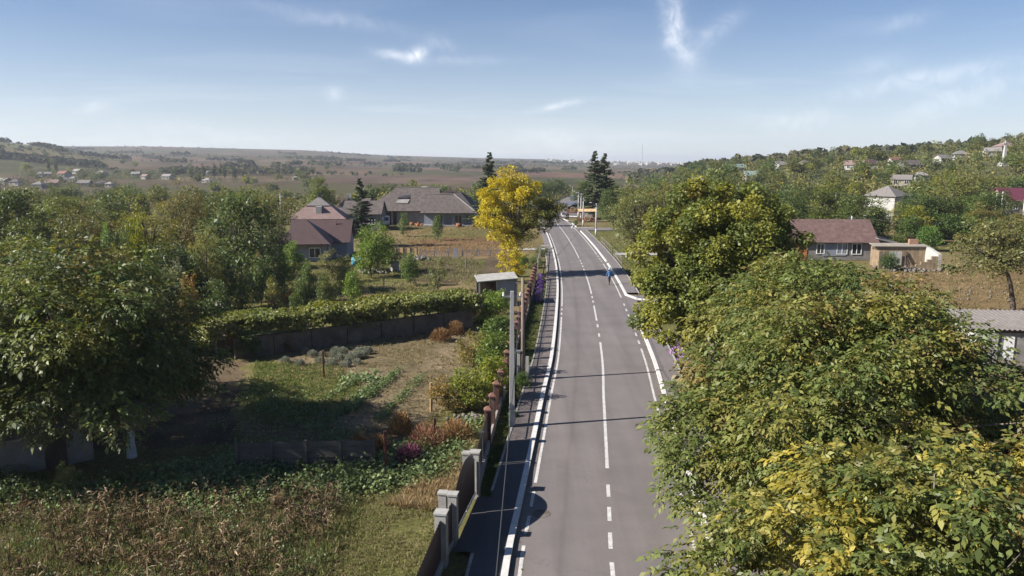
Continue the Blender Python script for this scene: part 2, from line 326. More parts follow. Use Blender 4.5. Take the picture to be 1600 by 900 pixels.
M['white_wall'] = plain('white_wall', (.42, .41, .385), .9, .07, 1.2, .15, dirt=(.31, .30, .275))
M['cream_wall'] = plain('cream_wall', (.28, .25, .205), .9, .12, 1.5, .2, dirt=(.2, .175, .14))
M['grey_wall'] = plain('grey_wall', (.22, .205, .195), .9, .12, 1.5, .2, dirt=(.15, .14, .13))
M['block_wall'] = brickish('block_wall', (.36, .345, .33), (.32, .305, .29), (.24, .23, .22), 1.0, .6, .3, .4, .02)
M['stone'] = brickish('ruin_stone', (.30, .23, .145), (.25, .19, .12), (.17, .13, .09), 1.0, .5, .26, .9, .03)
M['brick_wall'] = plain('brick_wall', (.33, .19, .13), .9, .2, 2, .3)
M['glass'] = plain('window_glass', (.03, .035, .04), .12, .1, 1, 0, spec=.6)
M['window_frame'] = plain('window_frame', (.72, .71, .69), .6, .05, 3, 0)
M['dark_wood'] = plain('dark_wood', (.07, .05, .04), .85, .3, 4, .3, stretch=(1, 1, .3))
M['brown_wood'] = plain('brown_wood', (.26, .115, .06), .75, .25, 4, .3, stretch=(1, 1, .3))
M['pale_wood'] = plain('pale_wood', (.52, .36, .19), .8, .2, 4, .3)
M['grey_wood'] = plain('grey_wood', (.26, .235, .21), .9, .25, 4, .3, stretch=(1, 1, .3))
M['orange_paint'] = plain('orange_paint', (.50, .17, .06), .7, .2, 3, .1)
M['rust'] = plain('rust', (.24, .10, .05), .9, .35, 4, .3)
M['dark_metal'] = plain('dark_metal', (.05, .05, .055), .5, .1, 4, 0)
M['white_paint'] = plain('white_paint', (.74, .73, .70), .55, .06, 3, .05)
M['blue_plastic'] = plain('blue_plastic', (.10, .38, .60), .4, .08, 3, .05)
M['rubber'] = plain('rubber', (.025, .025, .027), .85, .1, 4, .1)
M['car_blue'] = plain('car_blue', (.06, .09, .17), .25, .05, 2, 0, spec=.6)
M['skin'] = plain('skin', (.42, .25, .18), .6, .08, 5, 0); M['hair'] = plain('hair', (.04, .03, .025), .8, .2, 20, .1)
M['jacket_blue'] = plain('jacket_blue', (.07, .17, .33), .8, .2, 6, .2); M['cap_pale'] = plain('cap_pale', (.38, .52, .60), .8, .1, 6, .1)
M['trousers'] = plain('trousers', (.045, .04, .045), .85, .2, 6, .2); M['shoe'] = plain('shoe', (.05, .03, .025), .7, .1, 6, 0); M['coat_dark'] = plain('coat_dark', (.035, .04, .06), .85, .2, 6, .2)
M['stone_pale'] = plain('stone_pale', (.15, .135, .115), .9, .25, 5, .5)

# ------------------------------------------------------------------ ground
def in_poly(x, y, poly):
    ins = np.zeros(x.shape, bool); n = len(poly); j = n - 1
    for i in range(n):
        xi, yi = poly[i]; xj, yj = poly[j]
        c = ((yi > y) != (yj > y)) & (x < (xj - xi) * (y - yi) / (yj - yi + 1e-12) + xi); ins ^= c; j = i
    return ins
def gpoly(pts): return [tuple(ground_at(*p)[:2]) for p in pts]
def make_ground():
    rings = [HORIZON + v for v in range(800, 60, -3)]
    rr = [float(CAM_H / math.tan(math.atan((v - HORIZON) / FOC / 1.0))) for v in rings]
    rr = [2.0, 6.0, 10.0] + [v for v in rr if v > 12] + list(np.geomspace(rr[-1] * 1.015, 5200, 210)) + [6000, 8000]
    rr = np.array(rr); az = np.concatenate([np.linspace(-180, -44, 34)[:-1], np.linspace(-44, 44, 500), np.linspace(44, 180, 34)[1:-1]])
    az = np.radians(az); na, nr = len(az), len(rr)
    Rg, Ag = np.meshgrid(rr, az, indexing='ij'); X = (Rg * np.sin(Ag)).ravel(); Y = (Rg * np.cos(Ag)).ravel(); Z = terrain(X, Y)
    r = np.hypot(X, Y)
    Z = Z + (fbm(X / 1.6, Y / 1.6, 3) - .5) * .10 * (1 - sst(120, 200, r)) - 0.05
    # roadbed stays even
    C = np.zeros((len(X), 3))
    n1 = fbm(X / 9, Y / 9, 11); n2 = fbm(X / 2.2, Y / 2.2, 23); n3 = fbm(X / 30, Y / 30, 31)
    def mixc(a, b, t): return np.array(a) * (1 - t[:, None]) + np.array(b) * t[:, None]
    dry = mixc((.125, .11, .05), (.19, .148, .082), sst(.35, .65, .5 * n1 + .5 * n2))
    green = mixc((.095, .10, .034), (.155, .138, .062), sst(.3, .7, .4 * n1 + .6 * n2))
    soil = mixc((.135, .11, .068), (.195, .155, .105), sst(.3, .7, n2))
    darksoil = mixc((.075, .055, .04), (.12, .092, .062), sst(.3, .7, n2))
    red = mixc((.155, .092, .052), (.19, .13, .072), sst(.3, .7, .5 * n1 + .5 * n2))
    C[:] = dry * (1 - sst(.45, .65, n3)[:, None]) + green * sst(.45, .65, n3)[:, None]
    jx = X + (fbm(X / 1.3, Y / 1.3, 41) - .5) * 2.2; jy = Y + (fbm(X / 1.3, Y / 1.3, 47) - .5) * 2.6
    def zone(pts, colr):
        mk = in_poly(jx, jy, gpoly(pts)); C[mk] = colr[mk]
    zone([(-400, 980), (-400, 700), (760, 690), (700, 980)], green)
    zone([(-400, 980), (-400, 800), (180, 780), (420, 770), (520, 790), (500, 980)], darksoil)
    zone([(370, 690), (440, 560), (600, 520), (740, 500), (720, 620), (640, 690)], soil)
    zone([(380, 640), (400, 570), (520, 575), (560, 600), (500, 650)], green)
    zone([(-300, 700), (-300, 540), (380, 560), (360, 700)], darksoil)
    zone([(230, 520), (330, 440), (660, 405), (740, 440), (720, 470), (350, 500)], green)
    zone([(540, 455), (600, 440), (740, 435), (760, 460), (700, 470), (500, 480)], dry)
    zone([(640, 440), (660, 402), (800, 402), (795, 440)], darksoil)
    zone([(620, 398), (640, 375), (800, 365), (795, 400)], red)
    zone([(640, 375), (720, 352), (830, 352), (830, 366)], green)
    zone([(790, 440), (800, 400), (836, 395), (832, 450)], green)
    zone([(1330, 520), (1360, 425), (1600, 415), (1800, 420), (1800, 560), (1400, 540)], red * .55 + dry * .45)
    zone([(905, 360), (990, 350), (1060, 400), (1020, 440), (975, 420)], green)
    # farther ground: patchwork of fields
    far = sst(230, 330, r)
    fx = X / 120 + .3 * fbm(X / 260, Y / 260, 71); fy = Y / 200 + .4 * fbm(X / 260, Y / 260, 77)
    ci = _hash(np.floor(fx).astype(np.int64), np.floor(fy).astype(np.int64), 9)
    pal = np.array([(.135, .092, .075), (.092, .080, .052), (.12, .10, .07), (.075, .082, .042), (.155, .112, .085), (.10, .076, .066), (.085, .085, .05), (.12, .092, .076)])
    fc = pal[(ci * 7.99).astype(int)] * np.array((.86, .79, .74)) * (.45 + 1.1 * fbm(X / 22, Y / 45, 83))[:, None]
    scrub = sst(.52, .62, fbm(X / 120, Y / 150, 91)); fc = fc * (1 - .6 * scrub[:, None]) + np.array((.07, .075, .032)) * .6 * scrub[:, None]
    q = 800 + FOC * X / np.maximum(Y, .25 * r)
    gh = (np.exp(-((r - 1350) / 330) ** 2) * (1 - sst(90, 260, q)))[:, None]; fc = fc * (1 - gh) + np.array((.125, .135, .05)) * gh
    rw = (sst(1000, 1090, q) * (1 - sst(1200, 1600, r)))[:, None]; fc = fc * (1 - rw) + np.array((.085, .085, .036)) * rw
    C = C * (1 - far[:, None]) + fc * far[:, None]
    idx = np.arange(nr * na).reshape(nr, na); a = idx[:-1]; b = idx[1:]
    an, bn = np.roll(a, -1, 1), np.roll(b, -1, 1)
    Fq = np.stack([a, an, bn, b], -1).reshape(-1, 4)
    m, n, l, bs = new_mat('earth')
    at = n.new('ShaderNodeAttribute'); at.attribute_name = 'Col'; tcn = n.new('ShaderNodeTexCoord')
    def mulnoise(prev, scale, lo, hi, p0, p1, det=8):
        q_ = n.new('ShaderNodeTexNoise'); q_.inputs['Scale'].default_value = scale; q_.inputs['Detail'].default_value = det; q_.inputs['Roughness'].default_value = .7; l.new(tcn.outputs['Object'], q_.inputs['Vector'])
        rp = n.new('ShaderNodeValToRGB'); rp.color_ramp.elements[0].color = (*lo, 1); rp.color_ramp.elements[1].color = (*hi, 1); rp.color_ramp.elements[0].position = p0; rp.color_ramp.elements[1].position = p1; l.new(q_.outputs['Fac'], rp.inputs[0])
        mu = n.new('ShaderNodeMix'); mu.data_type = 'RGBA'; mu.blend_type = 'MULTIPLY'; mu.inputs[0].default_value = 1; l.new(prev, mu.inputs[6]); l.new(rp.outputs[0], mu.inputs[7]); return mu.outputs[2], q_.outputs['Fac']
    c, _ = mulnoise(at.outputs['Color'], .6, (.72, .74, .70), (1.22, 1.18, 1.12), .3, .7)
    c, h = mulnoise(c, 7, (.55, .55, .55), (1.35, 1.32, 1.25), .3, .7)
    l.new(c, bs.inputs['Base Color']); bs.inputs['Roughness'].default_value = 1; bs.inputs['Specular IOR Level'].default_value = .05
    bp = n.new('ShaderNodeBump'); bp.inputs['Strength'].default_value = .7; bp.inputs['Distance'].default_value = .06; l.new(h, bp.inputs['Height']); l.new(bp.outputs[0], bs.inputs['Normal'])
    o = link_mesh('ground', np_mesh('ground', np.stack([X, Y, Z], 1), Fq, m, C, smooth=True)); tag(o, kind='structure')
make_ground()

# ------------------------------------------------------------------ road
CL = [(2.2, -30), (2.3, -10), (2.5, 8), (2.75, 16), (3.1, 22.6), (3.6, 27.7), (4.3, 34.6), (5.0, 41.6), (5.9, 50.3), (6.95, 64), (8.0, 80), (8.75, 96), (9.15, 109), (9.45, 122.3), (9.7, 142.8), (9.7, 166), (9.45, 184), (10, 205), (12.5, 228), (16, 252), (20, 280), (26, 320), (33, 370)]
def catmull(P, step=0.5):
    P = [Vector((p[0], p[1], 0)) for p in P]; out = []
    for i in range(len(P) - 1):
        p0, p1, p2, p3 = P[max(i - 1, 0)], P[i], P[i + 1], P[min(i + 2, len(P) - 1)]; n = max(2, int((p2 - p1).length / step))
        for k in range(n):
            t = k / n; out.append(.5 * ((2 * p1) + (p2 - p0) * t + (2 * p0 - 5 * p1 + 4 * p2 - p3) * t * t + (3 * p1 - p0 - 3 * p2 + p3) * t ** 3))
    out.append(P[-1]); return out
AX = catmull(CL, 0.6); AXL = [0.0]
for i in range(1, len(AX)): AXL.append(AXL[-1] + (AX[i] - AX[i - 1]).length)
AXn = np.array([(p.x, p.y) for p in AX]); AXs = np.array(AXL)
def axis(s, off=0.0, z=0.0):
    x, y = np.interp(s, AXs, AXn[:, 0]), np.interp(s, AXs, AXn[:, 1]); x2, y2 = np.interp(s + .5, AXs, AXn[:, 0]), np.interp(s + .5, AXs, AXn[:, 1]); x1, y1 = np.interp(s - .5, AXs, AXn[:, 0]), np.interp(s - .5, AXs, AXn[:, 1])
    d = Vector((x2 - x1, y2 - y1, 0)).normalized(); n = Vector((d.y, -d.x, 0))
    return Vector((x, y, 0)) + n * off + Vector((0, 0, z))
def s_at_y(y): return float(np.interp(y, AXn[:, 1], AXs))
def strip(name, y0, y1, o0, o1, z, mat, parent=None, h=0.0, step=1.0, kind='structure'):
    s0, s1 = s_at_y(y0), s_at_y(y1); n = max(1, int((s1 - s0) / step)); mb = MB(); fo = o0 if callable(o0) else (lambda s: o0); fo1 = o1 if callable(o1) else (lambda s: o1)
    L = [axis(s0 + (s1 - s0) * i / n, fo(s0 + (s1 - s0) * i / n), z) for i in range(n + 1)]; Q = [axis(s0 + (s1 - s0) * i / n, fo1(s0 + (s1 - s0) * i / n), z) for i in range(n + 1)]
    P = L + Q; m = n + 1; fs = [(i, m + i, m + i + 1, i + 1) for i in range(n)]
    if h:
        dn = [p - Vector((0, 0, h)) for p in P]; P = P + dn; k = 2 * m
        for i in range(n): fs += [(i, i + 1, k + i + 1, k + i), (m + i + 1, m + i, k + m + i, k + m + i + 1)]
        fs += [(0, k, k + m, m), (n, m + n, k + m + n, k + n)]
    mb.add(P, fs); o = mb.build(name, mat, parent)
    if kind and not parent: tag(o, kind=kind)
    return o
LW_, RW_ = 3.2, 3.2
def road_mesh():
    s0, s1 = s_at_y(-28), s_at_y(365); n = int((s1 - s0) / .8); offs = np.linspace(-LW_, RW_, 17); V = []; U = []
    for i in range(n + 1):
        s = s0 + (s1 - s0) * i / n
        for o_ in offs: V.append(tuple(axis(s, o_, .06))); U.append((o_ / 8 + .5, (s % 1000) / 1000, 0))
    k = len(offs); Fq = [(i * k + j, i * k + j + 1, (i + 1) * k + j + 1, (i + 1) * k + j) for i in range(n) for j in range(k - 1)]
    return tag(link_mesh('road', np_mesh('road', V, Fq, M['asphalt'], np.array(U))), kind='structure')
road = road_mesh()
zp = 0.064
# centre line: long solid stretches broken by dashes
cy_dash = []
y = 14.0
while y < 29.5: cy_dash.append((y, y + 1.15)); y += 2.05
for a, b in [(31.2, 54.8), (56.6, 57.8), (60.0, 61.2), (62.6, 69.6), (71.2, 72.2), (73.6, 74.7), (76, 92), (93.5, 95), (96.5, 98), (99.5, 101), (102.5, 104), (106, 186)]: cy_dash.append((a, b))
for a, b in cy_dash: strip('lane_dash', a, b, -.07, .07, zp, M['paint'], road)
for a, b in [(12, 24.2), (25, 26.4), (27.2, 28.6), (29.4, 64), (65, 66), (67, 68), (69, 106), (107, 108), (109, 110), (111, 150)]: strip('edge_line', a, b, -2.92, -2.80, zp, M['paint'], road)
for a, b in [(21, 22.6), (24, 25.8), (27.2, 29), (30, 38.4), (38.5, 53), (54.4, 55.6), (57, 58.2), (59.5, 60.8), (62, 65.5), (67, 68.2), (69.6, 70.8), (74, 100), (102, 103.2), (104.5, 106), (107.5, 109), (110.5, 186)]: strip('edge_line', a, b, 2.68, 2.80, zp, M['paint'], road)
# painted kerbs stand 12 cm over the road
def kerb(y0, y1, side): return strip('kerb', y0, y1, side * 3.2 if side > 0 else -3.42, 3.42 if side > 0 else -3.2, .185, M['kerb'], h=.24, step=.9)
kerb(-20, 116, -1); kerb(119, 150, -1); kerb(153, 182, -1)
kerb(-20, 64.5, 1); kerb(75.5, 100, 1); kerb(101.5, 150, 1); kerb(159, 170, 1)
strip('pavement', -20, 33.9, -4.4, -3.42, .15, M['shaded_asphalt']); strip('pavement', 33.9, 182, -4.4, -3.42, .15, M['sidewalk_asphalt'])
strip('pavement_tiles', 33.9, 118, -4.36, -3.46, .156, M['paver'])
strip('path_edging', 28.3, 118, -4.5, -4.4, .175, M['concrete'], h=.2)
strip('path_edging', 8, 23.4, -4.5, -4.4, .175, M['concrete'], h=.2)
strip('pavement', -20, 64, 3.42, 4.6, .15, M['sidewalk_asphalt'])
strip('pavement', 76.5, 152, 3.42, 4.6, .15, M['sidewalk_asphalt'])
strip('path_edging', 20, 64, 4.6, 4.7, .185, M['white_concrete'], h=.2)
strip('path_edging', 76.5, 152, 4.6, 4.7, .17, M['concrete'], h=.2)
# driveway in front of the sheet-metal gate, side roads
def sheet(name, pts, z, mat):
    mb = MB(); mb.add([(p[0], p[1], z) for p in pts], [tuple(range(len(pts)))]); return tag(mb.build(name, mat), kind='structure')
sheet('driveway', [(-1.9, 23.9), (axis(s_at_y(23.9), -4.4).x, 23.9), (axis(s_at_y(28.2), -4.4).x, 28.2), (-1.3, 28.2)], .135, M['shaded_asphalt'])
sheet('side_road', [axis(s_at_y(64.6), 3.2), axis(s_at_y(64.6), 30), axis(s_at_y(75.4), 30), axis(s_at_y(75.4), 3.2)], .07, M['sidewalk_asphalt'])
sheet('side_road', [axis(s_at_y(152), 3.2), axis(s_at_y(152), 20), axis(s_at_y(158.5), 20), axis(s_at_y(158.5), 3.2)], .07, M['sidewalk_asphalt'])
sheet('footpath', [axis(s_at_y(116), -3.2), axis(s_at_y(116), -8.8), axis(s_at_y(119), -9.2), axis(s_at_y(119), -3.2)], .07, M['concrete'])
sheet('footpath', [axis(s_at_y(110), 5.4), axis(s_at_y(110), 12), axis(s_at_y(113), 12), axis(s_at_y(113), 5.4)], .05, M['concrete'])
def kerb_line(pts, w=.25):
    mb = MB()
    for a, b in zip(pts, pts[1:]): mb.bar((a[0], a[1], .06), (b[0], b[1], .06), w, .26)
    return tag(mb.build('kerb', M['kerb']), kind='structure')
g = ground_at
kerb_line([g(898, 350), g(893, 357), g(928, 357)]); kerb_line([g(880, 343), g(888, 346), g(928, 345.5)]); kerb_line([g(876, 328), g(878, 338), g(902, 339)])
kerb_line([axis(s_at_y(75.5), 3.3), axis(s_at_y(73), 4.2), axis(s_at_y(71.6), 6.5)]); kerb_line([g(832, 342), g(852, 342)]); kerb_line([g(846, 385), g(858, 385)], .2)
sheet('plaza', [g(879, 340), g(928, 341), g(930, 330), g(880, 330)], .05, M['paver'])

# ------------------------------------------------------------------ foliage builders
rng = np.random.default_rng(7)
def unit(v): return v / (np.linalg.norm(v, axis=-1, keepdims=True) + 1e-9)
def leaf_quads(P, D, N, L, W, C, fold=.18, droop=.0):
    """one pointed, slightly folded leaf per row"""
    D = unit(D); S = unit(np.cross(D, N)); N2 = np.cross(S, D); L = L[:, None]; W = W[:, None]
    v0 = P; v1 = P + D * L * .48 + S * W * .5 + N2 * W * fold; v2 = P + D * L - N2 * L * droop; v3 = P + D * L * .48 - S * W * .5 + N2 * W * fold
    n = len(P); V = np.stack([v0, v1, v2, v3], 1).reshape(-1, 3); Fq = np.arange(n * 4).reshape(n, 4); CC = np.repeat(C * 1.5, 4, 0)
    return V, Fq, CC
def merge(parts):
    V = []; Fq = []; C = []; b = 0
    for v, f, c in parts: V.append(v); Fq.append(f + b); C.append(c); b += len(v)
    return np.concatenate(V), np.concatenate(Fq), np.concatenate(C)
def pick(pal, wts, n, rg): pal = np.array(pal); return pal[rg.choice(len(pal), n, p=np.array(wts) / sum(wts))]
def sphere_dirs(n, rg): return unit(rg.normal(size=(n, 3)))
def clump_centres(blobs, per, rg, inner=.6, low=-.55):
    out = []; nrm = []
    vol = np.array([b[3] * b[4] + b[4] * b[5] + b[3] * b[5] for b in blobs]); cnt = np.maximum(3, (per * vol / vol.sum()).astype(int))
    for (cx, cy_, cz, rx, ry, rz), k in zip(blobs, cnt):
        d = sphere_dirs(k * 3, rg); d = d[d[:, 2] > low][:k]; rad = inner + (1.14 - inner) * rg.random(len(d)) ** .7
        out.append(np.array((cx, cy_, cz)) + d * rad[:, None] * np.array((rx, ry, rz))); nrm.append(d)
    return np.concatenate(out), np.concatenate(nrm)
def limbs(mb, base_top, centres, rg, r0, frac=.5, n=5, sag=.12):
    k = max(3, int(len(centres) * frac)); sel = rg.choice(len(centres), min(k, len(centres)), replace=False)
    for i in sel:
        c = Vector(centres[i]); b = Vector(base_top) + Vector((0, 0, float(rg.uniform(-.25, .35)) * 1.2)); m = b.lerp(c, .5) + Vector((float(rg.normal()) * .25, float(rg.normal()) * .25, (c - b).length * sag))
        mb.tube([b, b.lerp(m, .5) + Vector((0, 0, .1)), m, c], [r0, r0 * .62, r0 * .4, r0 * .12], n, cap=False)
def trunk_tube(h, r, rg, lean=(0, 0), n=9):
    pts = []; rad = []
    for i in range(6):
        t = i / 5; pts.append((lean[0] * t * t * h + float(rg.normal()) * .03 * h * t * .5, lean[1] * t * t * h + float(rg.normal()) * .03 * h * t * .5, h * t - (.15 if i == 0 else 0))); rad.append(r * (1.35 if i == 0 else 1 - .45 * t))
    return pts, rad
def crown_single(blobs, n_clump, n_leaf, clump_r, size, pal, wts, seed, flat=.65, inner=.6, asp=.55, low=-.55, droop=.25, clump_mix=.7):
    """crown of single leaves gathered in clumps at the branch ends"""
    rg = np.random.default_rng(seed); cc, nn = clump_centres(blobs, n_clump, rg, inner, low); k = len(cc); per = max(1, n_leaf // k); tot = per * k
    ci = np.repeat(np.arange(k), per); d = sphere_dirs(tot, rg); rad = (.35 + .65 * rg.random(tot) ** .5) * (clump_r * rg.uniform(.65, 1.3, k))[ci]
    off = d * rad[:, None]; off[:, 2] *= flat; P = cc[ci] + off
    out = unit(d + .6 * nn[ci] + np.array((0, 0, .15)) + .5 * rg.normal(size=(tot, 3))); D = unit(out * np.array((1, 1, .5)) + np.array((0, 0, -droop)) + .4 * rg.normal(size=(tot, 3)))
    N = unit(out + np.array((0, 0, .9)) + .5 * rg.normal(size=(tot, 3)))
    L = size * np.exp(rg.normal(size=tot) * .28).clip(.45, 1.8); W = L * asp * rg.uniform(.8, 1.2, tot)
    cb = pick(pal, wts, k, rg)[ci]; cl_ = pick(pal, wts, tot, rg); C = (clump_mix * cb + (1 - clump_mix) * cl_) * rg.uniform(.75, 1.25, (tot, 1))
    return leaf_quads(P, D, N, L, W, C), cc
def crown_compound(blobs, n_clump, n_leaf, clump_r, size, pal, wts, seed, leaflets=5, inner=.62, low=-.5, flat=.7, tip_w=None):
    """walnut foliage: each leaf a drooping stalk with paired leaflets"""
    rg = np.random.default_rng(seed); cc, nn = clump_centres(blobs, n_clump, rg, inner, low); k = len(cc); per = max(1, n_leaf // k); tot = per * k
    ci = np.repeat(np.arange(k), per); d = sphere_dirs(tot, rg); rad = (.3 + .7 * rg.random(tot) ** .5) * (clump_r * rg.uniform(.6, 1.35, k))[ci]
    off = d * rad[:, None]; off[:, 2] *= flat; P = cc[ci] + off
    out = unit(d * np.array((1, 1, .6)) + .7 * nn[ci] + .3 * rg.normal(size=(tot, 3))); D = unit(out * np.array((1, 1, .45)) + np.array((0, 0, -.12)) + .2 * rg.normal(size=(tot, 3)))
    N = unit(np.array((0, 0, 1.0)) + .5 * out + .35 * rg.normal(size=(tot, 3))); S = unit(np.cross(D, N)); N = np.cross(S, D)
    L = size * np.exp(rg.normal(size=tot) * .25).clip(.5, 1.6); cb = pick(pal, wts, k, rg)[ci]; C0 = (.65 * cb + .35 * pick(pal, wts, tot, rg)) * rg.uniform(.75, 1.25, (tot, 1)); parts = []
    np_ = (leaflets - 1) // 2
    for j in range(leaflets):
        if j == leaflets - 1: t, sd = .72, 0
        else: t, sd = .22 + .5 * (j // 2) / max(1, np_ - .001), (1 if j % 2 else -1)
        sag = -.32 * t * t
        Pj = P + D * (L * t)[:, None] + np.array((0, 0, 1.0)) * (L * sag)[:, None]
        Dj = unit(D * (1 if sd == 0 else .65) + S * sd * .85 + np.array((0, 0, -.18 - .5 * t)) + .18 * rg.normal(size=(tot, 3)))
        Ll = L * (.46 if sd == 0 else .36 + .06 * t) * rg.uniform(.85, 1.15, tot); Cj = C0 * rg.uniform(.85, 1.15, (tot, 1))
        parts.append(leaf_quads(Pj, Dj, unit(N + .3 * rg.normal(size=(tot, 3))), Ll, Ll * .46, Cj, .16, .06))
    return merge(parts), cc
def blob_crown(h0, h1, r, seed, n=7, squash=1.0):
    rg = np.random.default_rng(seed); H_ = h1 - h0; B = [(0, 0, h0 + H_ * .55, r * .72, r * .72 * squash, H_ * .44)]
    for i in range(n):
        a = 2 * math.pi * (i + rg.random() * .7) / n; t = rg.random(); z = h0 + H_ * (.22 + .55 * t); q = r * (.62 - .28 * t) * rg.uniform(.85, 1.1); s = r * rg.uniform(.32, .5)
        B.append((math.cos(a) * q, math.sin(a) * q * squash, z, s, s, s * rg.uniform(.7, 1.0)))
    return B
def make_tree(name, crown_data, trunk_mb, leafmat, barkmat, parent_loc=(0, 0, 0), rz=0.0):
    root = empty(name, parent_loc, rz); V, Fq, C = crown_data
    trunk_mb.build('trunk', barkmat, root, smooth=True); link_mesh('crown', np_mesh('crown', V, Fq, leafmat, C), root)
    return root
def std_tree(name, h, r, seed, leaves, size, pal, wts, h0=.22, n_clump=70, clump_r=None, loose=False, bark='bark', flat=.65, asp=.55, inner=.6, lean=(0, 0), tr=None, low=-.55):
    rg = np.random.default_rng(seed + 900); B = blob_crown(h * h0, h, r, seed, 9 if loose else 7)
    if lean != (0, 0): B = [(b[0] + lean[0] * h * .8, b[1] + lean[1] * h * .8, *b[2:]) for b in B]
    data, cc = crown_single(B, n_clump, leaves, clump_r or r * (.2 if loose else .26), size, pal, wts, seed, flat, inner, asp, low)
    th = h * (h0 + .18); pts, rad = trunk_tube(th, tr or h * .022, rg, lean); mb = MB().tube(pts, rad, 9); limbs(mb, pts[-1], cc, rg, (tr or h * .022) * .55, .55 if loose else .4)
    return make_tree(name, data, mb, M['leaf'], M[bark])

# palettes (albedo)
P_GREEN = [(.058, .078, .022), (.078, .095, .026), (.10, .11, .034), (.045, .060, .020)]
P_OLIVE = [(.085, .082, .026), (.11, .10, .034), (.068, .070, .024), (.13, .105, .04)]
P_YG = [(.135, .125, .026), (.17, .15, .03), (.10, .105, .026), (.20, .165, .035)]
P_YEL = [(.33, .26, .016), (.28, .225, .018), (.19, .18, .022), (.37, .30, .02)]
P_WAL = [(.055, .078, .022), (.082, .102, .026), (.115, .125, .032), (.155, .14, .032), (.165, .11, .04)]
P_LIME = [(.070, .090, .024), (.10, .118, .027), (.135, .140, .028), (.178, .168, .03), (.16, .125, .03)]
P_ACA = [(.10, .105, .038), (.125, .12, .042), (.085, .092, .034), (.15, .13, .04)]
P_SPR = [(.042, .058, .028), (.055, .070, .034), (.07, .08, .04)]
P_GREY = [(.16, .17, .13), (.20, .205, .16), (.13, .14, .10)]
P_RUST = [(.155, .085, .04), (.18, .105, .048), (.14, .08, .042), (.17, .115, .055)]
P_PINK = [(.17, .075, .07), (.18, .09, .068), (.15, .08, .055)]

def height_for(top_py, D): return CAM_H + math.tan(math.atan((450 - top_py) / FOC) - PITCH) * D

# --- near walnut trees on the right of the road
def walnut(name, loc, blobs, n_clump, n_leaf, size, pal, wts, seed, leaflets, trunk_h, trunk_r, limed=True, clump_r=.75, rot=0, inner=.62, low=-.5):
    rg = np.random.default_rng(seed); data, cc = crown_compound(blobs, n_clump, n_leaf, clump_r, size, pal, wts, seed, leaflets, inner, low)
    pts, rad = trunk_tube(trunk_h, trunk_r, rg); mb = MB().tube(pts, rad, 12); limbs(mb, pts[-1], cc, rg, trunk_r * .5, .35, 6, .05)
    t = make_tree(name, data, mb, M['leaf'], M['grey_bark'], loc)
    if limed:
        p2 = pts[:3]; MB().tube(p2, [x * 1.03 for x in rad[:3]], 12, cap=False).build('limewash_band', M['lime'], t, smooth=True)
    return t
t = walnut('walnut_tree', (11.6, 26.8, 0), [(-4.4, -1.2, 3.0, 2.2, 2.2, 2.0), (-3.2, -3.6, 2.8, 2.5, 2.3, 2.0), (-.5, 0, 5.1, 4.4, 4.1, 3.3), (-3.7, -1.5, 3.3, 2.5, 2.5, 1.9), (-2.7, 1.2, 4.4, 2.2, 2.2, 1.9), (-1.5, -3.4, 4.6, 2.7, 2.3, 2.1), (2.8, -2.8, 4.9, 2.7, 2.4, 2.1), (2.7, 1.0, 4.7, 2.3, 2.3, 1.9), (.4, 1.0, 6.1, 2.9, 2.7, 1.9), (-1.5, -.8, 5.9, 2.2, 2.2, 1.6)],
           270, 21000, .42, P_WAL, [2.4, 3.6, 3.4, 2.2, 1.2], 101, 5, 2.4, .26, clump_r=.85)
tag(t, 'broad green walnut tree overhanging the road edge beside the two pole shadows', 'tree', 'walnut trees along the road')
t = walnut('walnut_tree', (8.9, 14.6, 0), [(0, 0, 3.7, 4.2, 3.6, 2.6), (-2.9, .8, 3.6, 2.3, 2.2, 2.0), (-.8, 1.6, 4.9, 2.2, 2.0, 1.5), (1.8, 1.2, 4.9, 2.3, 2.2, 1.5), (-1.4, -2.2, 3.9, 2.2, 2.2, 1.7), (3.6, .6, 3.9, 2.4, 2.4, 2.0)],
           200, 14500, .35, P_WAL + [(.22, .175, .026)], [3, 3.5, 3, 2.4, .8, 2.0], 103, 7, 2.0, .22, clump_r=.7)
tag(t, 'yellowing walnut tree filling the bottom right corner of the picture', 'tree', 'walnut trees along the road')
t = walnut('walnut_tree', (19.5, 27.5, 0), [(0, -1.2, 2.0, 4.2, 3.2, 1.4), (-2.6, -2.0, 2.4, 2.4, 2.3, 1.4), (-2.2, .6, 2.6, 2.2, 2.0, 1.2), (1.5, -2.2, 2.3, 2.5, 2.1, 1.2)], 130, 8500, .42, P_WAL, [4, 4, 2.4, 1, .5], 107, 5, 2.2, .24, clump_r=.85)
tag(t, 'dark green walnut tree at the right picture edge in front of the block house', 'tree', 'walnut trees along the road')
t = walnut('walnut_tree', (15.2, 37.5, 0), [(-.3, 0, 4.7, 4.3, 3.8, 3.0), (-2.8, 0, 5.1, 2.4, 2.4, 2.0), (2.4, -.6, 4.2, 2.5, 2.3, 2.0), (.3, -1.5, 6.3, 2.3, 2.1, 1.6), (-1.4, 1.0, 6.4, 2.1, 2.1, 1.5), (4.8, .5, 3.0, 2.3, 2.3, 1.9)], 150, 10500, .44, P_WAL, [2.5, 4, 3, 2, 1.4], 109, 5, 2.2, .24, clump_r=.85)
tag(t, 'olive green walnut tree in front of the long tiled house and the ruin', 'tree', 'walnut trees along the road')
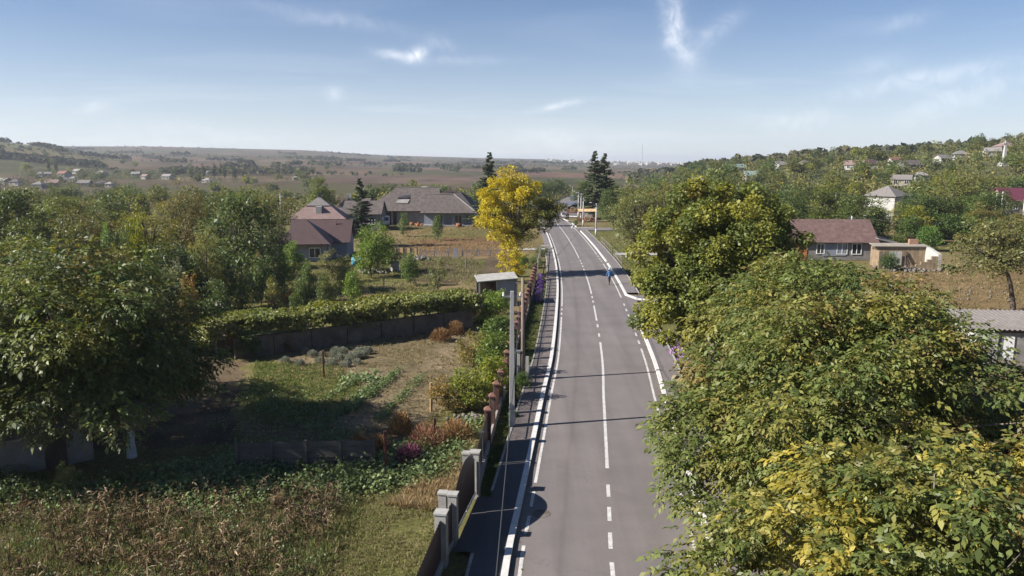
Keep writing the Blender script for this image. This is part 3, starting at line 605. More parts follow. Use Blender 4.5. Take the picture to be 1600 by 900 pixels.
# --- tall yellow-green lime tree
rg_ = np.random.default_rng(55)
B = [(0, 0, 6.6, 3.7, 3.3, 4.5), (3.4, -.4, 6.6, 1.8, 1.8, 2.4), (-2.6, -.6, 8.6, 1.6, 1.6, 1.7), (-2.4, -.6, 4.6, 2.2, 2.2, 2.4), (-2.5, .4, 7.2, 1.9, 1.9, 2.0), (2.3, -.2, 6.2, 2.2, 2.2, 2.8), (1.6, .2, 9.2, 1.9, 1.9, 1.9), (-1.0, 0, 9.9, 1.7, 1.7, 1.7), (-.5, -2.3, 5.4, 2.3, 2.0, 2.6), (.8, -2.2, 7.9, 2.0, 1.8, 2.1), (3.0, .3, 8.2, 1.5, 1.5, 1.6), (-3.3, -.5, 5.6, 1.5, 1.5, 1.5), (-3.0, -1.4, 3.4, 1.8, 1.8, 1.7), (-.6, -2.6, 3.4, 2.0, 1.8, 1.9), (3.4, -.8, 4.6, 1.9, 1.9, 2.2)]
data, cc = crown_single(B, 280, 100000, .70, .16, P_LIME, [2.0, 3.4, 4.0, 2.6, .35], 56, .8, .66, .8, -.7, .35, .75)
pts, rad = trunk_tube(3.6, .24, rg_); mb = MB().tube(pts, rad, 12); limbs(mb, pts[-1], cc, rg_, .12, .35, 6, .05)
t = make_tree('lime_tree', data, mb, M['leaf'], M['grey_bark'], (12.3, 47.0, 0)); MB().tube(pts[:2], [rad[0] * 1.03, rad[1] * 1.03], 12, cap=False).build('limewash_band', M['lime'], t)
tag(t, 'tall dense yellow-green lime tree at the kerb beside the right-hand side road', 'tree')
# --- big shaded walnuts on the left
t = walnut('walnut_tree', (-18.9, 33.2, 0), [(-.6, 0, 5.4, 4.6, 4.8, 3.4), (-3.0, -2.0, 4.6, 3.0, 2.8, 2.3), (2.2, -.5, 4.4, 2.6, 2.7, 2.3), (0, 2.2, 6.4, 3.0, 3.0, 2.3), (-2.5, 1.5, 6.5, 2.8, 2.8, 2.2), (2.4, 2.6, 4.8, 2.4, 2.4, 2.3), (1.0, -3.0, 4.6, 2.6, 2.4, 2.0), (-3.2, -3.8, 3.7, 2.8, 2.2, 1.9), (2.2, -3.0, 3.4, 2.6, 2.5, 1.9), (3.0, .8, 3.0, 2.0, 2.4, 1.7), (-6.0, -3.0, 3.8, 2.6, 2.4, 2.0), (.2, -4.0, 3.6, 2.4, 1.9, 1.6), (1.6, -3.6, 6.7, 3.0, 2.5, 2.3), (-3.0, -3.6, 6.3, 3.0, 2.4, 2.2)], 330, 22000, .44, P_WAL + [(.055, .065, .022)], [3, 3, 1.6, 1.0, .8, 3], 113, 5, 2.6, .3, clump_r=.9, inner=.45)
tag(t, 'big shady walnut tree with limewashed trunk behind the corn field', 'tree', 'walnut trees on the garden side')
t = walnut('walnut_tree', (-26.6, 37.5, 0), [(0, 0, 5.2, 5.2, 4.8, 3.3), (2.8, -1.8, 4.6, 2.8, 2.8, 2.3), (1.5, 2.0, 6.2, 2.8, 2.8, 2.1)], 130, 8000, .44, P_WAL + [(.055, .065, .022)], [3, 3, 2, 1.4, 1.2, 2], 127, 5, 2.6, .3, clump_r=.9)
tag(t, 'shady walnut tree at the left picture edge above the dark roof', 'tree', 'walnut trees on the garden side')
for x_, y_, sd_, lab_ in ((-34.5, 33.8, 141, 'walnut tree just outside the left picture edge, nearer one'), (-36.0, 38.5, 143, 'walnut tree just outside the left picture edge, farther one')):
    t = walnut('walnut_tree', (x_, y_, 0), [(0, 0, 5.6, 5.2, 4.8, 3.8), (2.4, -2.6, 4.6, 3.0, 3.0, 2.4), (1.5, 2.0, 6.6, 2.8, 2.8, 2.3)], 90, 3800, .6, P_WAL, [3, 3, 2, 1, 1], sd_, 5, 2.6, .3, clump_r=1.0)
    tag(t, lab_, 'tree', 'walnut trees on the garden side')
# second limewashed stem under the shade
pts, rad = trunk_tube(2.8, .17, np.random.default_rng(5), (.05, .0)); mb = MB().tube(pts, rad, 10); data, cc = crown_compound([(0, 0, 4.2, 2.4, 2.4, 1.7)], 26, 1500, .7, .42, P_WAL, [3, 3, 1, .5, .3], 131, 5); limbs(mb, pts[-1], cc, np.random.default_rng(6), .08, .4)
t = make_tree('walnut_tree', data, mb, M['leaf'], M['grey_bark'], ground_at(206, 712)); MB().tube(pts[:3], [x * 1.04 for x in rad[:3]], 10, cap=False).build('limewash_band', M['lime'], t)
tag(t, 'young walnut with thin limewashed trunk in the deep shade', 'tree', 'walnut trees on the garden side')

# --- prototypes for the middle distance, copied with their own size and tint
PROTO = {}
def spruce(name, seed, h=10.0, r=2.3, leaves=12000, twin=False):
    rg = np.random.default_rng(seed); P = []; D = []; N = []; L = []; mb = MB()
    mb.tube([(0, 0, -.1), (0, 0, h * .5), (0, 0, h * .97)], [.2, .12, .02], 8)
    nb = int(h * 17); per = leaves // nb
    for i in range(nb):
        t = (i + rg.random()) / nb; z = h * (.12 + .87 * t); rl = r * (1 - t) ** .95 * rg.uniform(.6, 1.15) + .06; a = rg.random() * 6.283; dv = np.array((math.cos(a), math.sin(a), 0)); sag = -.22 + .45 * t
        q = rg.random(per) ** .7; p = np.array((0, 0, z)) + dv * (q * rl)[:, None] + np.array((0, 0, 1.0)) * (sag * rl * q + .10 * q * q * rl)[:, None]; side = np.cross(dv, (0, 0, 1.0)) * rg.choice([-1, 1], per)[:, None]
        P.append(p); D.append(dv * .8 + side * rg.uniform(.2, 1.0, (per, 1)) + np.array((0, 0, -.3)) + .2 * rg.normal(size=(per, 3))); N.append(np.array((0, 0, 1.0)) + .4 * rg.normal(size=(per, 3))); L.append((.24 + .22 * (1 - q)) * (.45 + .65 * (1 - t)) * rg.uniform(.7, 1.3, per))
        if i % 3 == 0: mb.tube([(0, 0, z), tuple(np.array((0, 0, z)) + dv * rl * .8 + np.array((0, 0, sag * rl * .8)))], [.035, .01], 4, cap=False)
    P, D, N, L = map(np.concatenate, (P, D, N, L)); C = pick(P_SPR, [3, 3, 2], len(P), rg) * rg.uniform(.75, 1.3, (len(P), 1))
    return make_tree(name, leaf_quads(P, D, N, L * 1.15, L * .5, C, .1, .1), mb, M['needle'], M['bark'])
PROTO['spruce'] = spruce('spruce_tree', 3)
W4 = [3, 3, 2, 2]
for i in range(4): PROTO['round%d' % i] = std_tree('leafy_tree', 8.0, 3.5, 200 + i, 9000, .24, P_GREEN, W4, n_clump=90 + 8 * i, h0=.07, low=-.85)
for i in range(2): PROTO['loose%d' % i] = std_tree('acacia_tree', 9.0, 3.6, 220 + i, 9500, .20, P_ACA, W4, n_clump=120, loose=True, inner=.35, flat=.55, asp=.42, h0=.08, low=-.8)
PROTO['bush'] = std_tree('garden_shrub', 2.6, 1.6, 231, 3600, .15, P_GREEN, W4, n_clump=60, h0=.02, tr=.05, low=-.95)
PROTO['bush2'] = std_tree('garden_shrub', 2.6, 1.5, 237, 3000, .13, P_ACA, W4, n_clump=70, h0=.0, tr=.04, loose=True, low=-.95)
PROTO['poplar'] = std_tree('poplar_tree', 12.0, 1.5, 241, 3500, .32, P_GREEN, W4, n_clump=60, h0=.05, low=-.9)
used = set()
def place(kind, name, loc, h, w=None, tint=(1, 1, 1), label=None, cat='tree', group=None, rz=None):
    """h, w: height and spread in metres"""
    base = {'spruce': (10.0, 4.6), 'poplar': (12.0, 3.4), 'bush': (2.6, 3.4), 'bush2': (2.6, 3.2)}.get(kind, (9.0, 7.6) if kind.startswith('loose') else (8.0, 7.2))
    p = PROTO[kind]
    if kind in used: o = copy_tree(p)
    else: o = p; used.add(kind)
    o.name = name; o.location = loc; sz = h / base[0]; sx = (w / base[1]) if w else sz; o.scale = (sx, sx, sz); o.rotation_euler = (0, 0, rng.uniform(0, 6.28) if rz is None else rz)
    for c in o.children:
        if c.name.startswith('crown'): c.color = (*tint, 1)
    for k in ('label', 'category', 'group'):
        if k in o.keys(): del o[k]
    tag(o, label, cat, group)
    return o
def tree_px(kind, name, px, D, top, wpx, tint, label, group=None, rz=None, cat='tree'):
    h = height_for(top, D); p = at_dist(px, D); return place(kind, name, (p.x, p.y, -.05), h, wpx * D / FOC * 1.05, tint, label, cat, group, rz)
tree_px('spruce', 'spruce_tree', 765, 160, 236, 66, (1, 1, 1), 'dark spruce tree rising behind the yellow tree')
tree_px('spruce', 'spruce_tree', 928, 186, 234, 62, (1.05, 1.05, 1), 'tallest spruce beside the road poles, left of the twin tops', 'twin spruces by the road')
tree_px('spruce', 'spruce_tree', 943, 190, 238, 64, (1.1, 1.08, 1), 'spruce beside the road poles, right of the twin tops', 'twin spruces by the road')
tree_px('spruce', 'spruce_tree', 564, 122, 277, 66, (.9, .95, .95), 'dark spruce tree between the maroon-roofed house and the long grey building')
tree_px('loose0', 'acacia_tree', 1000, 96, 276, 110, (1.0, 1.05, .95), 'feathery acacia tree right of the white railing')
tree_px('loose1', 'acacia_tree', 986, 120, 300, 56, (1.0, 1.0, .95), 'slender acacia at the far end of the white railing'); tree_px('loose1', 'acacia_tree', 1050, 105, 276, 90, (1.1, 1.05, .95), 'feathery acacia behind the tall lime tree, left side')
tree_px('round0', 'leafy_tree', 958, 158, 292, 50, (.9, .95, .9), 'dark leafy tree at the foot of the twin spruces')
tree_px('round1', 'leafy_tree', 980, 146, 300, 44, (.85, .9, .9), 'dark leafy tree between the spruces and the acacia')
tree_px('round2', 'leafy_tree', 1122, 95, 262, 116, (1.0, 1.0, 1.0), 'round dark green tree showing above the lime tree')
tree_px('round1', 'leafy_tree', 846, 236, 281, 44, (.9, .95, .9), 'leafy tree left of the far road end behind the yellow tree'); tree_px('round3', 'leafy_tree', 912, 244, 282, 40, (.85, .9, .9), 'leafy tree right of the far road end behind the poles'); tree_px('round0', 'leafy_tree', 866, 318, 279, 34, (.8, .85, .9), 'dark tree closing the view at the road bend')
# tree with the leaning trunk on the right meadow
t = std_tree('meadow_tree', 7.6, 3.2, 301, 9000, .20, P_ACA, W4, h0=.34, n_clump=110, loose=True, inner=.35, flat=.55, asp=.42, lean=(-.26, 0), tr=.2, bark='bark'); t.scale = (1.2, 1.2, 1.08)
t.location = ground_at(1582, 492); tag(t, 'pale green tree with dark leaning trunk on the brown meadow', 'tree')
# yellow tree at the roadside
rgy = np.random.default_rng(77)
Bl = [(-1.4, 0, 9.0, 2.4, 2.4, 2.6), (-2.3, 0, 6.6, 2.2, 2.2, 2.2), (.2, 0, 10.2, 2.0, 2.0, 1.9), (-.6, -.8, 4.6, 1.5, 1.5, 1.6), (1.3, .3, 8.6, 2.0, 2.0, 2.0), (-3.0, .4, 8.4, 1.4, 1.4, 1.6), (-.9, -.4, 2.9, 1.3, 1.3, 1.4), (-1.6, 0, 5.2, 1.8, 1.8, 1.6)]
Bg = [(2.0, 0, 6.2, 2.1, 2.0, 2.2), (3.4, .2, 6.9, 1.7, 1.7, 1.6), (.8, -.4, 5.2, 1.6, 1.6, 1.8), (4.4, .2, 7.6, 1.1, 1.1, 1.0)]
d1, c1 = crown_single(Bl, 140, 21000, .66, .20, P_YEL, [3, 3, 1.2, 1.5], 78, .65, .45, .5); d2, c2 = crown_single(Bg, 80, 11000, .62, .20, P_YG + [(.085, .098, .03)], [2, 1, 3, .6, 2.4], 79, .65, .45, .5)
pts, rad = trunk_tube(4.4, .22, rgy); mb = MB().tube(pts, rad, 9); limbs(mb, pts[-1], np.concatenate([c1, c2]), rgy, .11, .3)
t = make_tree('acacia_tree', merge([d1, d2]), mb, M['leaf'], M['bark'], (.5, 89, 0)); tag(t, 'bright yellow autumn tree standing behind the roadside fence', 'tree')
d1, c1 = crown_single([(0, 0, 1.9, 1.2, 1.2, 1.6), (.6, 0, 1.3, .9, .9, 1.0), (-.2, 0, 2.9, .8, .8, .8)], 34, 3600, .4, .15, P_YEL, [4, 3, .6, 2], 81, .7, .4)
mb = MB().tube([(0, 0, 0), (0, 0, 1.4)], [.07, .04], 7); limbs(mb, (0, 0, .8), c1, rgy, .03, .4); t = make_tree('garden_shrub', d1, mb, M['leaf'], M['bark'], (-.1, 84.5, 0)); tag(t, 'bright yellow bush under the yellow tree behind the shed', 'bush')
# middle-distance trees of the left garden belt
G_L = 'leafy trees of the left garden belt'
LEFT = [('bush', 440, 78, 398, 36, (1.1, 1.3, .9), 'light green fruit bush left of the house window shrub'), ('bush', 480, 72, 412, 34, (.9, 1.05, .9), 'dark fruit bush in the orchard middle'), ('bush2', 535, 78, 398, 40, (1.1, 1.15, .9), 'olive fruit bush below the blue tank'), ('bush', 460, 64, 438, 30, (1.0, 1.1, .9), 'small green bush just behind the vine top'), ('bush', 640, 82, 396, 34, (1.0, 1.2, .9), 'green bush between well ring and board gate'), ('round1', 425, 96, 330, 60, (.7, .75, .7), 'dark tree touching the left wall of the maroon-roofed house'), ('bush', 342, 68, 396, 62, (.8, .95, .85), 'dark shrub at the left foot of the large grey-green tree'), ('bush', 402, 70, 402, 58, (.85, .95, .9), 'dark shrub at the right foot of the large grey-green tree'), ('bush', 372, 66, 420, 44, (1.0, 1.1, .9), 'green shrub in front of the large grey-green tree'), ('bush', 300, 64, 398, 66, (.75, .85, .8), 'dark bushy thicket under the thin brownish tree'), ('bush', 232, 60, 392, 64, (.8, .85, .8), 'dark bushy thicket under the yellow-green limbs tree'), ('bush2', 425, 66, 432, 40, (1.1, 1.1, .9), 'olive shrub beside the rust stalks behind the vine'), ('bush', 578, 88, 378, 60, (1.3, 1.5, .9), 'bright green skirt shrub below the bright green tree'), ('round3', 18, 78, 292, 120, (.8, .85, .8), 'dark green tree at the left edge below the distant village'), ('round0', 70, 66, 330, 130, (1.0, .92, .85), 'dark olive tree at left, in front of the left-edge green one'),
        ('loose1', 128, 72, 322, 130, (.95, .85, .8), 'brownish olive tree just above the big shady walnut'), ('round1', 110, 120, 302, 120, (1.25, 1.15, .8), 'yellowish green tree behind the brownish olive tree'),
        ('round2', 178, 98, 305, 110, (1.0, 1.0, .85), 'mid green tree behind the small bright bush on the left'), ('loose0', 232, 76, 300, 110, (1.35, 1.3, .65), 'yellow-green tree with visible dark limbs in the left belt'),
        ('loose1', 292, 86, 286, 96, (.95, .82, .75), 'thin brownish tree between yellow-green and grey-green trees'), ('round3', 372, 76, 298, 132, (1.0, 1.05, 1.05), 'large grey-green tree left of the maroon-roofed house'),
        ('round0', 330, 104, 304, 90, (.9, .9, .8), 'dark tree behind the large grey-green tree'), ('loose0', 424, 128, 286, 80, (1.1, 1.05, .8), 'olive tree behind the maroon-roofed house, left'),
        ('round1', 175, 62, 352, 66, (.75, .85, .8), 'low dark tree above the shady walnut crown'), ('round2', 30, 58, 368, 90, (1.2, 1.05, .7), 'yellowish tree at left edge above the shady walnut'),
        ('round3', 205, 70, 345, 60, (1.0, .95, .75), 'small olive tree left of the bright green bush'), ('loose1', 318, 66, 352, 70, (1.15, 1.15, .8), 'light green slender tree right of the limbs tree'), ('round2', 262, 62, 375, 70, (.7, .78, .75), 'dark low tree behind the grey bush'), ('round1', 500, 170, 272, 40, (1.2, 1.2, .8), 'round light green tree behind the pink-roofed house'),
        ('bush', 165, 66, 357, 24, (1.5, 1.9, 1.0), 'small bright green bush among dark trees'), ('bush', 212, 67, 348, 44, (2.3, 1.9, .6), 'yellow bush below the yellow-green tree'),
        ('bush2', 262, 58, 408, 60, (.95, 1.05, 1.5), 'pale grey-green bush beside the shady walnut'), ('bush', 292, 55, 434, 40, (2.3, 1.1, .9), 'rust brown bush beside the pale grey bush'), ('bush', 330, 58, 440, 46, (.9, 1.0, .9), 'dark green bush right of the rust brown bush'),
        ('round0', 588, 92, 346, 66, (1.35, 1.55, .9), 'bright green bushy tree beside the maroon-roofed house'), ('bush', 458, 86, 380, 46, (1.2, 1.4, 1.0), 'light green little tree in front of the pale blue wall'), ('bush2', 517, 84, 390, 52, (.95, .95, .95), 'grey olive little tree below the house window'),
        ('bush', 548, 70, 424, 36, (1.5, 1.75, 1.0), 'light green shrub in the grass right of the orchard'), ('bush2', 395, 72, 394, 36, (1.0, .8, .8), 'thin brownish young tree in the orchard grass'), ('bush', 428, 74, 420, 26, (.8, .9, .9), 'small dark fruit bush in the orchard grass'),
        ('bush2', 682, 78, 400, 34, (1.0, 1.05, 1.1), 'grey-green shrub on the brown plot beside the well ring'), ('bush', 683, 132, 338, 20, (1.1, 1.2, 1.0), 'small round shrub on the lawn edge before the grey building'), ('bush', 630, 140, 334, 20, (1.1, 1.2, 1.1), 'small shrub in front of the brick opening'), ('bush', 505, 66, 430, 30, (1.1, 1.1, .9), 'low green shrub beside the rust brown stalks')]
for k, px, D, top, w, tint, lab in LEFT:
    tree_px(k, {'r': 'leafy_tree', 'l': 'acacia_tree', 'b': 'garden_shrub'}[k[0]], px, D, top, w, tint, lab, G_L if k[0] != 'b' else 'garden shrubs', cat='bush' if k[0] == 'b' else 'tree')
# bare tree
rgb = np.random.default_rng(12); mb = MB(); mb.tube([(0, 0, -.1), (.1, 0, 3), (.0, .1, 6)], [.22, .17, .12], 8)
def twig(p, d, L, r, n):
    q = Vector(p) + Vector(d) * L; mb.tube([p, tuple((Vector(p) + q) / 2 + Vector((float(rgb.normal()), float(rgb.normal()), 0)) * L * .06), tuple(q)], [r, r * .75, r * .5], 5, cap=False)
    if n:
        for _ in range(3): twig(tuple(q), (Vector(d) + Vector((float(rgb.normal()), float(rgb.normal()), float(rgb.normal()) * .5 + .25)) * .55).normalized(), L * .66, r * .52, n - 1)
for k in range(5): twig((.02, .05, 4 + k * .5), Vector((math.cos(k * 1.9), math.sin(k * 1.9), .9)).normalized(), 2.0, .08, 3)
o = mb.build('bare_tree', M['bark'], smooth=True); o.location = at_dist(190, 88); o.scale = (.85, .85, .95); tag(o, 'leafless dead tree standing against the distant village', 'tree')
# right side, middle distance
G_R = 'leafy trees of the right village'
RIGHT = [('bush', 1425, 124, 340, 60, (.8, 1.0, .85), 'dark thicket right of the white house foot'), ('bush', 1470, 128, 335, 64, (.9, 1.05, .85), 'thicket at the left foot of the big acacia'), ('bush', 1515, 126, 338, 70, (.95, 1.1, .85), 'thicket at the right foot of the big acacia'), ('bush', 1560, 122, 342, 60, (.9, 1.0, .85), 'dark thicket left of the right-edge pale tree'), ('round1', 1520, 138, 300, 70, (1.0, 1.1, .85), 'mid green tree inside the big acacia group'), ('bush', 1410, 112, 368, 40, (1.1, 1.0, .8), 'dry olive shrub between white house and ruin'), ('bush', 1600, 112, 352, 60, (1.1, 1.1, .8), 'thicket under the right-edge pale tree'), ('loose0', 1500, 150, 256, 150, (1.0, 1.05, .8), 'big loose green acacia right of the white house'), ('round0', 1440, 142, 305, 70, (.85, .95, .85), 'dark green tree right beside the white house wall'), ('round1', 1345, 128, 300, 90, (.9, .95, .85), 'leafy tree left of the white house'),
         ('round2', 1350, 122, 338, 46, (.75, .8, .8), 'dark low tree in front of the white house'), ('round3', 1285, 140, 292, 80, (1.1, 1.1, .85), 'light green tree behind the long tiled house'), ('round0', 1220, 120, 300, 90, (.75, .82, .8), 'dark tree behind the lime tree, right side'),
         ('bush', 1456, 116, 354, 44, (1.1, 1.5, 1.1), 'bright green shrub behind the ruin'), ('round3', 1545, 130, 300, 76, (.85, .95, .85), 'dark tree between the big acacia and the purple roof'), ('round1', 1180, 130, 285, 70, (1.0, 1.0, .8), 'green tree peeking above the lime crown'),
         ('bush', 1396, 94, 395, 34, (.8, 1.0, 1.1), 'blue-green bush at the left end of the ruin'), ('loose1', 1600, 118, 330, 90, (1.1, 1.0, .8), 'pale tree at the right edge below the purple roof'), ('round2', 1480, 175, 290, 60, (.95, .95, .8), 'olive tree behind the big acacia')]
for k, px, D, top, w, tint, lab in RIGHT:
    tree_px(k, {'r': 'leafy_tree', 'l': 'acacia_tree', 'b': 'garden_shrub'}[k[0]], px, D, top, w, tint, lab, G_R, cat='bush' if k[0] == 'b' else 'tree')

# --- filler trees: distant belts, shared shape, own place, size and tint
KEEP = [(-46, 98, -12, 190), (-12, 150, 6, 190), (70, 160, 92, 190), (26, 88, 50, 120), (110, 165, 135, 200), (16, 148, 24, 200)]
def free(x, y, m=3.0):
    s = float(np.interp(y, AXn[:, 1], AXn[:, 0]))
    if abs(x - s) < 9 + m and y < 330: return False
    return not any(a - m < x < c + m and b - m < y < d + m for a, b, c, d in KEEP)
for i in range(3):
    PROTO['far%d' % i] = std_tree('distant_tree', 8.0, 3.5, 260 + i, 1500, .55, P_GREEN, W4, n_clump=50, h0=.08, low=-.8)
rf = np.random.default_rng(99)
TINTS = [(1, 1, .9), (1.25, 1.15, .85), (.8, .88, .85), (1.3, 1.1, .8), (1.0, 1.05, 1.0), (1.6, 1.35, .7), (1.1, .95, .85)]
def filler(n, px0, px1, d0, d1, h0, h1, name, label, group, hill=False):
    k = 0; tries = 0
    while k < n and tries < n * 30:
        tries += 1; px = rf.uniform(px0, px1); D = math.exp(rf.uniform(math.log(d0), math.log(d1))); p = at_dist(px, D)
        if not free(p.x, p.y): continue
        z = float(terrain(p.x, p.y)); h = rf.uniform(h0, h1)
        ok = True
        for hx, hy, hr in HOUSE_SPOTS:
            if (p.x - hx) ** 2 + (p.y - hy) ** 2 < (hr + 4) ** 2: ok = False
            # leave the line of view to the houses open enough to see the roofs
            if p.y < hy and abs((p.x / p.y) - (hx / hy)) < (hr * .5) / hy and p.y > hy - 45 and rf.random() < .8: ok = False
        if not ok: continue
        kind = ('far%d' % rf.integers(3)) if D > 185 else ('round%d' % rf.integers(4) if rf.random() < .7 else 'loose%d' % rf.integers(2))
        t = TINTS[rf.integers(len(TINTS))]; v = rf.uniform(.8, 1.4)
        w_ = h * rf.uniform(.8, 1.15); sz_ = 'low ' if h < h0 + (h1 - h0) * .33 else ('tall ' if h > h0 + (h1 - h0) * .7 else '')
        near = next(nm for lim, nm in PLACES if px < lim); dep = 'in front' if D < d0 * (d1 / d0) ** .33 else ('at the back' if D > d0 * (d1 / d0) ** .7 else 'midway')
        place(kind, name, (p.x, p.y, z - .1), h, w_, tuple(c * v for c in t), '%s%s tree %s %s %s' % (sz_, TNAME[TINTS.index(t)], label, near, dep), 'tree', group); k += 1
HOUSE_SPOTS = []
TNAME = ['green', 'yellowish green', 'dark green', 'olive brown', 'grey green', 'yellow', 'olive']
PLACES = [(60, 'at the left edge'), (170, 'below the valley village'), (300, 'beside the bare tree'), (430, 'left of the maroon house'), (600, 'behind the maroon house'), (780, 'behind the grey building'), (900, 'behind the yellow tree'), (1010, 'behind the twin spruces'), (1110, 'above the acacia'), (1230, 'above the lime tree'), (1330, 'above the long tiled house'), (1430, 'around the white two-storey house'), (1560, 'above the big acacia'), (9999, 'near the purple roof')]

# ------------------------------------------------------------------ buildings
def windows(parent, spots, wmat=None):
    """spots: (centre, width, height, axis 'x'|'y', outward sign)"""
    for c, w, h, ax, sg in spots:
        c = Vector(c); fr = MB(); t = .09
        if ax == 'y':
            for dz in (-h / 2, h / 2): fr.box((c.x, c.y + sg * .03, c.z + dz), (w + t, .1, t))
            for dx in (-w / 2, 0, w / 2): fr.box((c.x + dx, c.y + sg * .032, c.z), (t * .9, .1, h - t))
            pane = MB().box((c.x, c.y + sg * .012, c.z), (w - .01, .03, h - .01))
        else:
            for dz in (-h / 2, h / 2): fr.box((c.x + sg * .03, c.y, c.z + dz), (.1, w + t, t))
            for dy in (-w / 2, 0, w / 2): fr.box((c.x + sg * .032, c.y + dy, c.z), (.1, t * .9, h - t))
            pane = MB().box((c.x + sg * .012, c.y, c.z), (.03, w - .01, h - .01))
        f = fr.build('window', wmat or M['window_frame'], parent); pane.build('pane', M['glass'], f)
def gable_roof(w, d, z, rh, ov, along='x', t=.14):
    mb = MB(); W, D_ = w / 2 + ov, d / 2 + ov
    if along == 'x':
        k = rh / (d / 2); zl = z - ov * k
        mb.slab([(-W, -D_, zl), (W, -D_, zl), (W, 0, z + rh), (-W, 0, z + rh)], t); mb.slab([(W, D_, zl), (-W, D_, zl), (-W, 0, z + rh), (W, 0, z + rh)], t)
    else:
        k = rh / (w / 2); zl = z - ov * k
        mb.slab([(-W, D_, zl), (-W, -D_, zl), (0, -D_, z + rh), (0, D_, z + rh)], t); mb.slab([(W, -D_, zl), (W, D_, zl), (0, D_, z + rh), (0, -D_, z + rh)], t)
    return mb
def hip_roof(w, d, z, rh, ov, ridge=None, t=.14):
    mb = MB(); W, D_ = w / 2 + ov, d / 2 + ov; rl = (max(w - d, 0) if ridge is None else ridge) / 2; zl = z - .18
    a, b, c, e = (-W, -D_, zl), (W, -D_, zl), (W, D_, zl), (-W, D_, zl); r0, r1 = (-rl, 0, z + rh), (rl, 0, z + rh)
    if rl < .05: 
        for p, q in ((a, b), (b, c), (c, e), (e, a)): mb.slab([p, q, (0, 0, z + rh)], t)
    else:
        mb.slab([a, b, r1, r0], t); mb.slab([c, e, r0, r1], t); mb.slab([b, c, r1], t); mb.slab([e, a, r0], t)
    return mb
def gable_walls(w, d, z, rh, along='x'):
    mb = MB().box((0, 0, z / 2), (w, d, z))
    if along == 'x':
        for s in (-1, 1): mb.slab([(s * w / 2, -d / 2, z), (s * w / 2, d / 2, z), (s * w / 2, 0, z + rh * .97)] if s > 0 else [(s * w / 2, d / 2, z), (s * w / 2, -d / 2, z), (s * w / 2, 0, z + rh * .97)], .12)
    else:
        for s in (-1, 1): mb.slab([(w / 2, s * d / 2, z), (-w / 2, s * d / 2, z), (0, s * d / 2, z + rh * .97)] if s > 0 else [(-w / 2, s * d / 2, z), (w / 2, s * d / 2, z), (0, s * d / 2, z + rh * .97)], .12)
    return mb
def house(label, loc, rz, w, d, h, rh, wall, roof, kind='gable', along='x', ov=.4, win=None, chim=True, name='village_house', group=None):
    t = empty(name, loc, rz); tag(t, label, 'house', group)
    (gable_walls(w, d, h, rh, along) if kind == 'gable' else MB().box((0, 0, h / 2), (w, d, h))).build('wall', M[wall], t)
    r = (gable_roof(w, d, h, rh, ov, along) if kind == 'gable' else hip_roof(w, d, h, rh, ov)).build('roof', M[roof], t)
    if chim: MB().box((w * .2, d * .12, h + rh * .95), (.5, .5, 1.0)).box((w * .2, d * .12, h + rh * .95 + .55), (.62, .62, .1)).build('chimney', M['brick_wall'], r)
    if win is None: win = [((x * w, -d / 2, h * .52), 1.1, 1.2, 'y', -1) for x in (-.3, .28)] + [((-w / 2, 0, h * .52), 1.1, 1.2, 'x', -1), ((w / 2, 0, h * .52), 1.1, 1.2, 'x', 1)]
    windows(t, win); HOUSE_SPOTS.append((loc[0], loc[1], max(w, d) / 2))
    return t
# maroon-roofed house with pale blue walls
t = empty('village_house', (-27.2, 108, 0), R(5)); t.scale = (.88, .9, .84); tag(t, 'pale blue house with maroon roof and dark right gable', 'house'); HOUSE_SPOTS.append((-27.5, 108, 6))
gable_walls(8.6, 8.4, 2.9, 3.0).build('wall', M['blue_wall'], t, (1.0, 2.6, 0)); rf_ = gable_roof(8.6, 8.4, 2.9, 3.0, .5).build('roof', M['maroon_roof'], t, (1.0, 2.6, 0))
MB().box((0, 0, 1.45), (7.6, 5.4, 2.9)).build('wall', M['blue_wall'], t, (-.9, -3.0, 0)); wr_ = hip_roof(7.6, 7.2, 2.95, 3.5, .55, ridge=.3).build('roof', M['maroon_roof'], t, (-.9, -2.4, 0))
MB().tube([(-.9, .3, 2.9), (-.9, .3, 3.65)], .12, 8).build('vent', M['terracotta'], wr_); MB().tube([(2.2, -1.0, 2.0 + 2.9), (2.2, -1.0, 6.0)], .1, 8).build('vent', M['terracotta'], rf_)
MB().bar((2.95, -5.75, .1), (2.95, -5.75, 2.75), .1).build('downpipe', M['dark_metal'], t); MB().box((-.9, -5.73, 2.2), (7.6, .06, .5)).build('wall_band', M['slate_pale'], t)
windows(t, [((1.0, -5.7, 1.35), 1.6, 1.5, 'y', -1), ((-2.4, -5.7, 1.35), 1.2, 1.4, 'y', -1), ((5.3, 2.6, 4.0), .8, 1.2, 'x', 1)])
# pink-roofed house behind it
t = house('older house with faded pink roof and dormer behind the maroon one', (-36, 148, 0), R(8), 9.5, 9, 3.0, 3.6, 'blue_wall', 'pink_roof', 'hip', win=[((1.8, -4.5, 1.5), 2.0, 1.7, 'y', -1), ((-2.6, -4.5, 1.5), 1.2, 1.4, 'y', -1)], chim=False)
MB().box((.2, -2.9, 4.3), (1.0, 1.6, 1.5)).build('dormer', M['white_wall'], t); MB().slab([(-2.2, -2.2, 5.15), (2.2, -2.2, 5.15), (0, -.2, 6.75)], .2).build('roof_gablet', M['slate_grey'], t); MB().box((.2, -.2, 7.0), (.5, .5, .9)).build('chimney', M['dark_metal'], t)
house('low grey-roofed annex behind the dark spruce', (-29, 156, 0), 0, 7, 7, 3.4, 2.2, 'grey_wall', 'slate', 'gable', chim=False)
